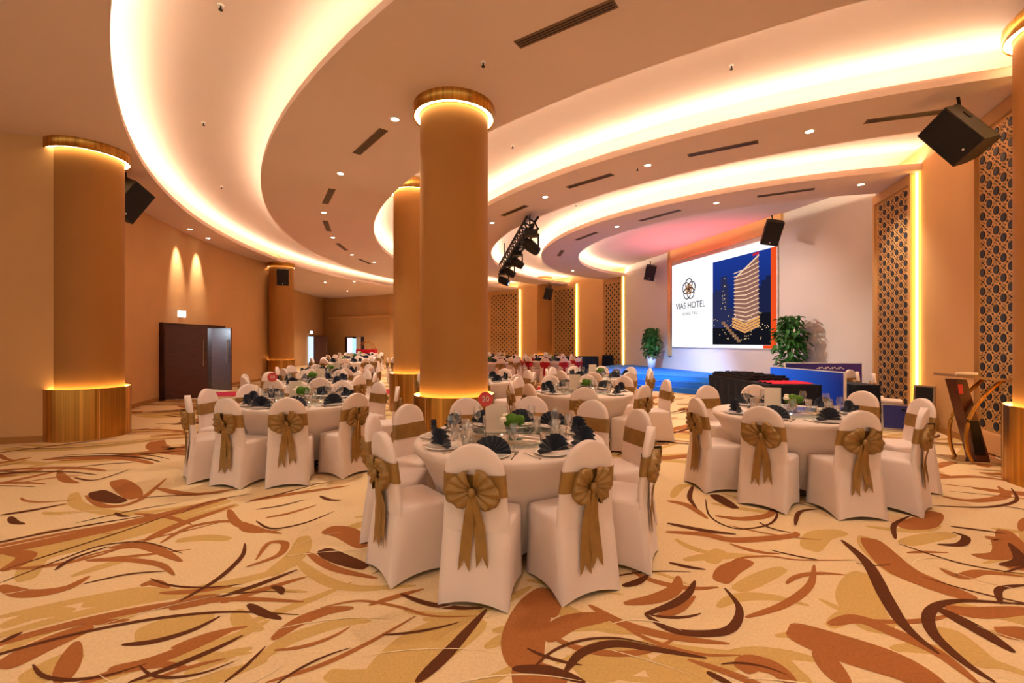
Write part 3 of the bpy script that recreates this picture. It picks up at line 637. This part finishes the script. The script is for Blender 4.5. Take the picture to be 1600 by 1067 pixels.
def table(x, y, desc, angs, level, group='round tables', red=False, num=None, cdir=0, rr0=None, seed=0):
    """level 3: full settings, 2: plates, napkins and a few glasses, 1: plates and napkins only"""
    t_ = thing('round_table', 'round table under the cloth, ' + desc, 'table', (x, y, 0), 0, group)
    obj('table_top', TOPM, t_)
    for k in range(4): obj('table_leg', LEGM, t_, (0, 0, 0), k * PI / 2 + PI / 4)
    tc_ = obj('tablecloth', CLOTH, None, (x, y, 0)); tag(tc_, 'stretched white cloth covering ' + desc, 'tablecloth', 'white round tablecloths')
    # chairs, counted clockwise seen from above, beginning with the one nearest the camera
    L = [(a, r) if not isinstance(a, tuple) else a for a, r in [(q, None) for q in angs]]
    L = [(a[0], a[1]) if isinstance(a, tuple) else (a, r) for a, r in L]
    key = min(L, key=lambda q: math.hypot(x + math.cos(rad(q[0])), y + math.sin(rad(q[0]))))[0]
    L.sort(key=lambda q: (key - q[0]) % 360)
    rs = random.Random(seed + 11)
    for i, (an, r) in enumerate(L):
        r = r or .94; a_ = rad(an); cx, cy = x + r * math.cos(a_), y + r * math.sin(a_)
        who = 'its nearest one' if i == 0 else '%s clockwise from nearest' % ORD[i]
        chair(cx, cy, a_ + PI / 2 + rad(rs.uniform(-4, 4)), '%s sashed white chair, %s, at %s' % ('red' if red else 'gold', who, desc), 'covered chairs at ' + desc, level >= 2, RS_ if red else GS, rs.randrange(3))
        pr = .61; px, py = x + pr * math.cos(a_), y + pr * math.sin(a_); tang = Vector((-math.sin(a_), math.cos(a_), 0)); rz = a_ + PI / 2
        seat = 'nearest chair of ' if i == 0 else '%s clockwise chair of ' % ORD[i]
        def put(nm, me, off_t, rr_, z, label, cat, rot=0):
            p = Vector((x + rr_ * math.cos(a_), y + rr_ * math.sin(a_), TH + z)) + tang * off_t
            return tag(obj(nm, me, None, p, rz + rot), label + ' before ' + seat + desc, cat, cat + ' settings on ' + desc)
        put('plate', PLATE, 0, pr, .001, 'white dinner plate', 'plate')
        put('napkin', NAP, 0, pr, .009, 'navy fan folded napkin', 'napkin', rs.uniform(-.45, .45))
        if level >= 2:
            if math.cos(a_ - math.atan2(-y, -x)) > -2: put('wine_glass', WINE, .13, .46, .001, 'clear wine glass', 'glass')
        if level >= 3:
            put('tumbler', TUMB, .05, .44, .001, 'clear water tumbler', 'tumbler')
            put('knife', KNIFE, -.155, pr - .02, .001, 'steel knife', 'knife'); put('fork', FORK, .155, pr - .02, .001, 'steel fork', 'fork')
    ls = thing('lazy_susan', 'round glass turntable in the middle of ' + desc, 'turntable', (x, y, TH + .001), 0, 'glass turntables')
    obj('turntable_base', TURB, ls); obj('glass_disc', TURN, ls, (0, 0, .019))
    vz = TH + .031
    fv = thing('flower_vase', 'glass vase of green moss balls on ' + desc, 'flower vase', (x + .02, y - .06, vz), rs.uniform(-.3, .3), 'table centrepieces')
    obj('glass_vase', VASE, fv); obj('moss', MOSS, fv); obj('cream_roses', ROSE, fv)
    mc = obj('menu_card', CARD, None, (x + (-.12 if level != 2 or x > 0 else .14), y + .08, vz), rs.uniform(-.2, .2)); tag(mc, 'upright beige menu card on ' + desc, 'menu card', 'menu cards')
    if num:
        nx, ny, s_ = num
        tn = thing('table_number', 'round red table number on ' + desc, 'table number', (nx, ny, TH + .031), math.atan2(-nx, ny) + 0, 'table numbers')
        obj('stand', STEM, tn); obj('number_disc', NDISC, tn); text(s_, 0, .30, .06, M_card, tn, -.0055, 'digits')
reg = lambda ph, n=10: [ph + 360 / n * k for k in range(n)]
T1 = [(-101.5, .80), (-60.3, .80), (-24.6, .88), (18, 1.0), (50, 1.12), (80, 1.16), (112, 1.08), (144, 1.0), (178, .90), (-144, .84)]
table(-.02, 3.73, 'the table nearest the camera', T1, 3, num=(-.21, 3.62, '20'))
T2 = [(-109, .84), (-72.5, .81), (-141, .98), (-31, .82), (-178, .98), (150, .98), (118, 1.0), (87, 1.0), (55, 1.0), (12, .98)]
table(-2.75, 5.95, 'the table nearest the left column', T2, 3, num=(-3.08, 5.85, '10'), seed=2)
T3 = [(-173, .84), (-132, .80), (-88, .80), (-49, .90), (-8, 1.12), (24, 1.16), (75, 1.2), (106, 1.08)]
table(3.07, 5.07, 'the table nearest the lectern', T3, 3, seed=3)
T4 = [(-147, .8), (-99, .82), (-47, .84), (8, 1.15), (45, 1.0), (78, 1.0), (110, 1.0), (145, 1.0), (182, .9)]
table(1.12, 7.15, 'the table right of the central column', T4, 3, seed=4)
table(-3.85, 8.75, 'the second table along the left', reg(12), 2, seed=5)
table(-.72, 9.3, 'the table behind the central column', reg(25), 1, seed=6)
table(1.95, 10.25, 'the third table towards the stage', reg(3), 2, seed=7)
table(-4.55, 11.35, 'the third table along the left', reg(20), 2, seed=8)
for i, (x, y, ph, red, d) in enumerate((
    (-6.4, 17.3, 5, 0, 'the table before the far left column'), (-3.6, 17.6, 15, 0, 'the runner side table behind both columns'),
    (-.9, 17.2, 8, 0, 'the right table beyond the red runner'), (-7.3, 21.0, 10, 0, 'the left table two rows beyond runner'),
    (-4.0, 21.0, 0, 0, 'the middle table two rows beyond runner'), (-.5, 20.6, 22, 0, 'the right table two rows beyond runner'),
    (1.6, 18.3, 0, 1, 'the nearer of two red sashed tables'), (1.75, 22.0, 12, 1, 'the farther of two red sashed tables'),
    (-8.3, 25.0, 6, 0, 'the left table in the farthest row'), (-5.2, 25.2, 18, 0, 'the middle table in the farthest row'), (-1.6, 24.6, 3, 0, 'the right table in the farthest row'))):
    table(x, y, d, reg(ph), 1, red=bool(red), seed=20 + i)

# ------------------------------------------------------------------ loudspeakers and light rig
def speaker(p, s, aim, roll, label, hang, wv=.42, h=.62, dp=.40):
    p = Vector(p); q = (Vector(aim) - p).to_track_quat('-Y', 'Z').to_matrix().to_4x4()
    o = thing('loudspeaker', label, 'loudspeaker', p, 0, 'hanging loudspeakers')
    M = q @ Matrix.Rotation(roll, 4, 'Y') @ Matrix.Diagonal((s, s, s, 1))
    MB().loops([[(-wv / 2, -dp / 2, -h / 2), (wv / 2, -dp / 2, -h / 2), (wv / 2, -dp / 2, h / 2), (-wv / 2, -dp / 2, h / 2)], [(-wv / 2, dp * .1, -h / 2), (wv / 2, dp * .1, -h / 2), (wv / 2, dp * .1, h / 2), (-wv / 2, dp * .1, h / 2)],
                [(-wv * .36, dp / 2, -h / 2), (wv * .36, dp / 2, -h / 2), (wv * .36, dp / 2, h / 2), (-wv * .36, dp / 2, h / 2)]], cap0=True, cap1=True, M=M).build('cabinet', mat('speaker_cabinet', (62, 50, 40), .55, noise=.1, nscale=20), o)
    MB().box((0, -dp / 2 - .006, 0), (wv - .03, .014, h - .03), M).build('front_grille', M_grille, o)
    MB().box((wv * .5, -.02, h * .18), (.02, .05, .11), M).box((-wv * .5, -.02, h * .18), (.02, .05, .11), M).build('handle_cup', M_dsteel, o)
    MB().lathe([(.001, 0), (.014, 0), (.014, .004), (.001, .004)], 10, M @ Matrix.Translation((0, -dp / 2 - .014, -h * .38)) @ Matrix.Rotation(PI / 2, 4, 'X')).build('badge', M_white, o)
    hp = Vector(hang) - p
    MB().tube([hp, hp * .6 + Vector((.02, 0, .02)), M @ Vector((0, .05, h / 2))], .02, 6).tube([M @ Vector((-wv / 2, 0, h / 2)), M @ Vector((wv / 2, 0, h / 2))], .014, 6).build('bracket', M_dsteel, o)
sp = P(1497, 152, ZS); c0 = Q(1500, 210, 5.85); speaker(c0, 1.0, (-1.2, 4.0, 2.0), rad(-30), 'big loudspeaker hanging from the ceiling near the right column', sp)
speaker(Q(1206, 363, 12.2), 1.0, (3.0, 4, .6), rad(14), 'loudspeaker hanging over the right end of the screen', Q(1206, 336, 12.2))
speaker(Q(1016, 426, 19.3), 1.0, (1.5, 6, .5), rad(12), 'loudspeaker hanging left of the screen', Q(1016, 408, 19.3))
speaker(Q(857, 459, 24.6), 1.0, (-2, 5, .5), rad(14), 'distant loudspeaker in front of the far column', Q(857, 440, 24.6))
speaker(Q(442, 433, 17.75), 1.0, (-3, 5, 1.0), 0, 'loudspeaker on the distant left column', (-9.26, 18.45, 4.45))
speaker(Q(196, 312, 8.6), 1.1, (2.5, 6.5, .8), rad(24), 'loudspeaker peeping out behind the left round column', Q(196, 269, 8.6))
rig = thing('light_rig', 'black lighting truss with four moving heads hanging over the tables', 'light rig', (0, 0, 0))
a, b = Vector((.50, 11.2, 4.50)), Vector((-.33, 17.2, 4.36)); tb = MB(); dv = (b - a); side = Vector((dv.y, -dv.x, 0)).normalized() * .14; up = Vector((0, 0, .14))
for s in (-1, 1):
    for q in (-1, 1): tb.tube([a + side * s + up * q, b + side * s + up * q], .036, 6)
n = 14
for i in range(n):
    p, q = a + dv * i / n, a + dv * (i + 1) / n
    for s in (-1, 1): tb.tube([p + side * s - up, q + side * s + up], .024, 5)
    for u in (-1, 1): tb.tube([p - side + up * u, q + side + up * u], .024, 5)
tb.build('truss', M_dsteel, rig)
MB().tube([a - up * .5, a + dv * .5 - up * .6, b - up * .5], .06, 8).build('cable_loom', M_black, rig)
for k in (.06, .94): MB().tube([a + dv * k, Vector(((a + dv * k).x, (a + dv * k).y, ZS + (.42 if k > .5 else .02)))], .02, 6).build('hanger', M_dsteel, rig)
for i, (k, s) in enumerate(((.03, 1.15), (.42, 1.0), (.70, 1.0), (.97, 1.1))):
    p = a + dv * k - up * 1.4
    yk = MB().box(p + Vector((0, 0, -.02)), (.28 * s, .28 * s, .12 * s)).box(p + Vector((-.16 * s, 0, -.2 * s)), (.04, .1, .34 * s)).box(p + Vector((.16 * s, 0, -.2 * s)), (.04, .1, .34 * s)).build('moving_head', M_black, rig)
    dr_ = (Vector((6.2, 15.6, .8)) - p).normalized(); M = Matrix.Translation(p + Vector((0, 0, -.3 * s))) @ dr_.to_track_quat('Z', 'Y').to_matrix().to_4x4()
    MB().lathe([(.001, -.2), (.1, -.19), (.13, -.05), (.12, .1), (.105, .2), (.09, .2), (.001, .17)], 16, M @ Matrix.Scale(s, 4)).build('lamp_head', M_dsteel, yk, True)
    MB().disc(.085, .19, 16, M=M @ Matrix.Scale(s, 4)).build('lens', emit('lens_cool', (170, 210, 255), 1.5), yk)
lamp('rig_spot', 'SPOT', (.75, 12.5, 4.0), 750, (1.0, .88, .78), (7.2, 13.8, 1.7), spot_size=rad(60), spot_blend=.7, shadow_soft_size=.05)

# ------------------------------------------------------------------ control desks by the stage
def draped(name, x0, x1, y0, y1, z, m, label):
    b = MB(); n = 40; P_ = []
    per = [(x0, y0), (x1, y0), (x1, y1), (x0, y1)]
    for k in range(4):
        p, q = Vector(per[k]), Vector(per[(k + 1) % 4])
        for i in range(n): P_.append(p + (q - p) * i / n)
    cx, cy = (x0 + x1) / 2, (y0 + y1) / 2; L = []
    for zz, amp in ((z, 0), (z - .01, 0), (z - .2, .012), (z * .4, .022), (.01, .03)):
        L.append([(p.x + amp * math.sin(i * 1.25) * (1 if p.x > cx else -1), p.y + amp * math.sin(i * 1.25) * (1 if p.y > cy else -1), zz) for i, p in enumerate(P_)])
    b.loops(L); b.add([(x0, y0, z), (x1, y0, z), (x1, y1, z), (x0, y1, z)], [(0, 1, 2, 3)])
    o = thing(name, label, 'table'); b.build('drape', m, o); return o
draped('draped_table', 4.62, 5.55, 8.15, 10.7, .80, M_drape, 'black draped control table holding the covered mixing desk')
draped('draped_table', 6.16, 6.6, 8.15, 8.95, .80, M_drape, 'short black draped table right of the blue banner board')
draped('draped_table', 2.35, 4.4, 23.2, 23.8, .82, M_ndrape, 'long navy draped table beyond the stage')
draped('draped_table', 4.5, 5.0, 22.45, 22.7, .9, M_drape, 'small black draped table at the far end of the stage')
mx = thing('mixing_desk', 'mixing desk under ridged black cover on the draped control table', 'mixing desk', (0, 0, 0))
mb = MB().prism([(4.68, 9.0), (5.48, 9.0), (5.48, 10.62), (4.68, 10.62)], .803, .86); mb.build('desk_body', M_black, mx)
mb = MB()
for i in range(16):
    for j in range(6): mb.box((4.75 + j * .13, 9.07 + i * .1, .868), (.085, .055, .03 + .012 * ((i * 7 + j * 3) % 4)))
tag(mb.build('fader_bank', M_dsteel, mx), kind='stuff')
rc = MB(); L = []
for i in range(13):
    L.append([(4.72 + i * .062, 8.25 + .05 * j, .806 + .03 * abs(math.sin(i * .9 + j)) * (1 if 0 < j < 11 else .15)) for j in range(12)])
rc.loops(L, close=False); tag(rc.build('red_cloth', M_redd if 0 else M_red, None, True), 'crumpled red cloth lying on the black control table', 'cloth')
def board(a, b, z0, z1, m, nm, label, cat, legs=True):
    a, b = Vector(a), Vector(b); t = b - a; W = t.length; o = thing(nm, label, cat, (a.x, a.y, 0), math.atan2(t.y, t.x))
    MB().box((W / 2, 0, (z0 + z1) / 2), (W, .05, z1 - z0)).build('frame', M_white, o); MB().box((W / 2, -.027, (z0 + z1) / 2), (W - .03, .006, z1 - z0 - .03)).build('face', m, o)
    if legs:
        for u in (.12, W - .12): MB().box((u, 0, z0 / 2 + .005), (.04, .3, z0 - .0)).build('foot', M_dsteel, o)
    return o, W
def gradm(name, c0, c1, w, s):
    m = bpy.data.materials.new(name); m.use_nodes = True; nt = m.node_tree; b = nt.nodes['Principled BSDF']; b.inputs['Roughness'].default_value = .35
    tc = nt.nodes.new('ShaderNodeTexCoord'); sx = nt.nodes.new('ShaderNodeSeparateXYZ'); mr = nt.nodes.new('ShaderNodeMapRange'); cr = nt.nodes.new('ShaderNodeValToRGB'); mr.inputs[2].default_value = w
    cr.color_ramp.elements[0].color = lin(c0) + (1,); cr.color_ramp.elements[1].color = lin(c1) + (1,)
    nt.links.new(tc.outputs['Object'], sx.inputs[0]); nt.links.new(sx.outputs[0], mr.inputs[0]); nt.links.new(mr.outputs[0], cr.inputs[0]); nt.links.new(cr.outputs[0], b.inputs['Base Color'])
    nt.links.new(cr.outputs[0], b.inputs['Emission Color']); b.inputs['Emission Strength'].default_value = s; return m
o, W = board((5.72, 10.05), (5.95, 8.12), .12, 1.03, gradm('banner_blue', (24, 92, 214), (16, 24, 84), 2.0, .5), 'banner_board', 'blue lit display board standing edge on behind the control table', 'display board')
o, W = board((6.2, 10.35), (7.8, 10.15), .2, 1.1, gradm('banner_navy', (22, 24, 74), (60, 34, 74), 1.6, .35), 'banner_board', 'dark navy display board with tiny white marks in front of the stage', 'display board')
mk = MB()
for k in range(13): mk.box((W * .42 + .045 * k, -.032, .985 + .012 * (k % 3 - 1)), (.034, .003, .02 + .012 * (k * 5 % 3)))
tag(mk.build('white_marks', M_white, o), kind='stuff')
chair(7.45, 9.7, rad(200), 'spare white covered chair behind the short black table, leftmost of three', 'spare covered chairs by the right wall', False, GS, 0)
chair(7.2, 9.1, rad(231), 'spare white covered chair by the right wall, middle one of three', 'spare covered chairs by the right wall', False, GS, 1)
chair(7.12, 8.58, rad(231), 'spare white covered chair by the right wall, nearest of three', 'spare covered chairs by the right wall', False, GS, 2)
def floortv(p, rz, tilt, w_, h_, label, m):
    o = thing('floor_monitor', label, 'monitor', p, rz, 'monitors on the floor by the right wall')
    M = Matrix.Rotation(tilt, 4, 'X')
    MB().box((0, 0, h_ / 2 + .02), (w_, .05, h_), M).build('casing', M_steel, o); MB().box((0, -.028, h_ / 2 + .02), (w_ - .06, .006, h_ - .06), M).build('display', m, o)
    MB().box((0, .22, .16), (.05, .04, .36), Matrix.Rotation(rad(25), 4, 'X')).build('strut', M_dsteel, o)
M_disp = gradm('display_navy', (22, 24, 72), (30, 26, 66), .6, .25)
floortv((6.85, 7.95, .0), rad(-32), rad(-14), .62, .46, 'tilted navy monitor on the floor by the bright light strip', M_disp)
floortv((7.27, 8.05, 0), rad(-62), rad(-6), .3, .78, 'taller dark monitor standing behind the tilted one', M_black)

# ------------------------------------------------------------------ plants
def plant(p, label, seed, hgt=1.3, sp_=.34):
    o = thing('potted_plant', label, 'plant', p, 0, 'potted plants beside the screen'); r0 = random.Random(seed)
    MB().lathe([(.001, 0), (.13, 0), (.2, .5), (.185, .5), (.17, .44), (.001, .44)], 24).build('pot', M_pot, o, True)
    st, lv = MB(), MB()
    for k in range(9):
        an = r0.uniform(0, 2 * PI); rr_ = r0.uniform(.05, sp_ * .7); top = Vector((rr_ * math.cos(an), rr_ * math.sin(an), .45 + hgt * r0.uniform(.7, 1.0))); st.tube([(0, 0, .42), (top * .5 + Vector((0, 0, .25))), top], .012, 5)
    for k in range(520):
        z = .48 + hgt * r0.random() ** .85; q = (z - .48) / hgt; rr_ = sp_ * (.55 + .6 * math.sin(PI * min(1, q * .85 + .12))) * r0.uniform(.3, .95); an = r0.uniform(0, 2 * PI)
        c = Vector((rr_ * math.cos(an), rr_ * math.sin(an), z)); L = r0.uniform(.11, .2)
        M = Matrix.Translation(c) @ Matrix.Rotation(an + r0.uniform(-.8, .8), 4, 'Z') @ Matrix.Rotation(r0.uniform(-.2, 1.1), 4, 'Y')
        lv.add([(0, 0, 0), (L * .35, -L * .32, .01), (L * .75, -L * .22, -.01), (L, 0, -.04), (L * .75, L * .22, -.01), (L * .35, L * .32, .01), (L * .4, 0, -.012)], [(0, 1, 6), (1, 2, 6), (2, 3, 6), (3, 4, 6), (4, 5, 6), (5, 0, 6)], M)
    st.build('stems', M_moss, o); tag(lv.build('foliage', M_leaf, o), kind='stuff')
plant((7.42, 12.15, .4725), 'leafy green plant in a white pot at the right end of the screen', 1, 1.32, .36)
plant(Q(1018, 575, 18.9).to_tuple()[:2] + (.4725,), 'leafy green plant in a white pot left of the screen', 2, 1.2, .34)

# ------------------------------------------------------------------ lectern
lt = thing('lectern', 'dark wooden lectern with two curved metal legs beside the right column', 'lectern', (6.08, 6.0, 0), rad(-10)); lt.scale = (.8, .7, 1)
MB().prism([(-.38, -.26), (.40, -.26), (.40, .26), (-.38, .26)], 0, .035).build('base_plate', M_steel, lt)
MB().add([(-.02, -.13, .03), (.16, -.13, .03), (-.17, -.13, 1.08), (-.33, -.13, 1.08), (-.02, .13, .03), (.16, .13, .03), (-.17, .13, 1.08), (-.33, .13, 1.08)], [(0, 1, 2, 3), (7, 6, 5, 4), (0, 4, 5, 1), (1, 5, 6, 2), (2, 6, 7, 3), (3, 7, 4, 0)]).build('slanted_board', M_wood, lt)
MB().add([(-.13, -.134, .55), (-.06, -.134, .1), (.10, -.134, .1), (.0, -.134, .55)], [(0, 1, 2, 3)]).build('grey_panel', M_dsteel, lt)
for s in (-1, 1):
    pts = [Vector((.30, s * .2, 1.09)), Vector((.08, s * .2, .92)), Vector((-.13, s * .2, .68)), Vector((-.22, s * .2, .42)), Vector((-.2, s * .2, .18)), Vector((-.14, s * .2, .03))]
    MB().tube(catmull(pts, 5), .028, 8).build('curved_leg', M_gold, lt, True)
MB().add([(x, y, z + k) for k in (0, .035) for x, y, z in ((-.40, -.30, 1.12), (.42, -.30, 1.06), (.42, .30, 1.06), (-.40, .30, 1.12))], [(3, 2, 1, 0), (4, 5, 6, 7), (0, 1, 5, 4), (1, 2, 6, 5), (2, 3, 7, 6), (3, 0, 4, 7)]).build('top_shelf', mat('taupe_laminate', (140, 108, 80), .4), lt)
MB().tube([(-.40, -.26, 1.165), (-.1, -.26, 1.165)], .02, 8).build('paper_roll', M_card, lt)
MB().add([(-.285, -.136, .90), (-.22, -.136, .90), (-.235, -.136, 1.02), (-.30, -.136, 1.02)], [(0, 1, 2, 3)]).build('red_emblem', M_redd, lt)

# ------------------------------------------------------------------ ceiling fittings
VENTS = [((808, 70), (962, 4), 'second', 'long one nearest the camera'), ((557, 240), (600, 202), 'second', 'left of the central column'), ((508, 318), (519, 295), 'second', 'middle left one'), ((508, 345), (514, 361), 'second', 'short one on the left bend'), ((527, 380), (541, 391), 'second', 'farther left one'), ((562, 405), (578, 412), 'second', 'farthest left one'),
  ((1352, 190), (1484, 173), 'third', 'nearest the big loudspeaker'), ((1075, 243), (1185, 221), 'third', 'right of its middle'), ((887, 293), (957, 272), 'third', 'left of its middle'), ((785, 337), (823, 321), 'third', 'beside the central column'),
  ((1183, 307), (1273, 295), 'inner', 'at its right end'), ((1000, 345), (1063, 328), 'inner', 'over the screen logo'), ((900, 375), (932, 363), 'inner', 'left of the downlight'), ((873, 400), (879, 391), 'inner', 'on its left bend')]
for a, b, rg, wh in VENTS:
    p, q = P(*a, ZS), P(*b, ZS); t = q - p; o = thing('air_vent', 'slot air vent in the %s ceiling ring, %s' % (rg, wh), 'vent', ((p + q) / 2).to_tuple(), math.atan2(t.y, t.x), 'slot vents in the ceiling'); o.location.z = ZS
    Lg = t.length; MB().box((0, 0, -.004), (Lg, .14, .008)).build('vent_frame', M_vent, o)
    for k in range(3): MB().box((0, -.035 + .035 * k, -.009), (Lg - .04, .012, .004)).build('slat', M_dsteel, o)
DL = [((617, 186), 'second', 'left of the central column'), ((532, 271), 'second', 'second from the central column'), ((506, 332), 'second', 'third from the central column'), ((520, 371), 'second', 'fourth from the central column'), ((550, 398), 'second', 'farthest on the left'),
  ((1265, 205), 'third', 'nearest the big loudspeaker'), ((1012, 258), 'third', 'in its middle'), ((852, 307.5), 'third', 'above the light rig'), ((769, 348), 'third', 'beside the central column'),
  ((1345, 288), 'inner', 'by the fret panel'), ((1119, 317), 'inner', 'above the screen tower'), ((964, 354), 'inner', 'left of the middle'), ((895, 423), 'inner', 'at the far left end'),
  ((297, 358), 'outer', 'first above the left doors'), ((325, 372), 'outer', 'second above the left doors'), ((508, 441), 'outer', 'beyond the far left column')]
for i, (a, rg, wh) in enumerate(DL):
    p = P(*a, ZS); o = thing('downlight', 'small round downlight in the %s ceiling ring, %s' % (rg, wh), 'downlight', p, 0, 'ceiling downlights')
    MB().lathe([(.075, 0), (.075, -.008), (.055, -.008), (.055, 0)], 20).build('trim_ring', M_white, o); MB().disc(.055, -.003, 20).build('lens', M_lamp, o)
    wall_wash = rg == 'outer'
    lamp('downlight_lamp', 'SPOT', p + Vector((0, 0, -.03)), DOWN * (1.0 if not wall_wash else 1.5), (1.0, .86, .70), p + Vector((0 if not wall_wash else -.28, 0, -1)), spot_size=rad(95 if not wall_wash else 42), spot_blend=.9, shadow_soft_size=.05)
def dlight(p, label, group, pw=1.0):
    o = thing('downlight', label, 'downlight', p, 0, group)
    MB().lathe([(.075, 0), (.075, -.008), (.055, -.008), (.055, 0)], 20).build('trim_ring', M_white, o); MB().disc(.055, -.003, 20).build('lens', M_lamp, o)
    lamp('downlight_lamp', 'SPOT', p + Vector((0, 0, -.03)), DOWN * pw, (1.0, .86, .70), p + Vector((0, 0, -1)), spot_size=rad(110), spot_blend=.9, shadow_soft_size=.05)
for k, (x, y) in enumerate(((-5.6, 18.5), (-5.0, 22.5), (-2.9, 25.5), (-8.5, 24.5), (-10.5, 29.0), (-6.5, 28.5))):
    dlight(Vector((x, y, ZS)), 'distant ceiling downlight over the far tables, %s from the runner' % ORD[k + 1], 'distant downlights over the far tables', 2.6)
# further downlights of the same rows that lie outside the picture, over and behind the camera
for k, an in enumerate((222, 230, 238, 246, 254)):
    for e, rr_ in ((E2, -1.4), (E1, 1.6)):
        p = Vector((e[0] + (e[2] + rr_) * math.cos(rad(an)), e[1] + (e[2] + rr_) * math.sin(rad(an)), ZS))
        px = 800 + F * p.x / max(p.y, .01); py = YH - F * (ZS - H) / max(p.y, .01)
        if p.y > .3 and -20 < px < 1620 and py > -20: continue
        dlight(p, 'ceiling downlight above the foreground, %s of the %s row' % (ORD[k + 1], 'inner' if e is E2 else 'outer'), 'downlights above the camera', .55)
for (x, y), z, wh in (((345, 8), ZR, 'nearest in the outer recess'), ((318, 191), ZR, 'second in the outer recess'), ((346, 291), ZR, 'third in the outer recess'), ((755, 97), ZS, 'in front of the central column'), ((801, 227), ZR, 'just right of the central column'), ((1143, 102), ZR, 'in the second recess on the right'), ((996, 262), ZS, 'beside the middle downlight'), ((900, 319), ZR, 'above the light rig')):
    p = P(x, y, z); o = thing('sprinkler', 'small ceiling sprinkler head ' + wh, 'sprinkler', p, 0, 'sprinkler heads')
    MB().lathe([(.035, 0), (.03, -.012), (.001, -.012)], 12).build('rose', M_white, o); MB().tube([(0, 0, -.01), (0, 0, -.05)], .009, 6).lathe([(.001, -.05), (.022, -.05), (.022, -.056), (.001, -.056)], 10).build('nozzle', M_dsteel, o)
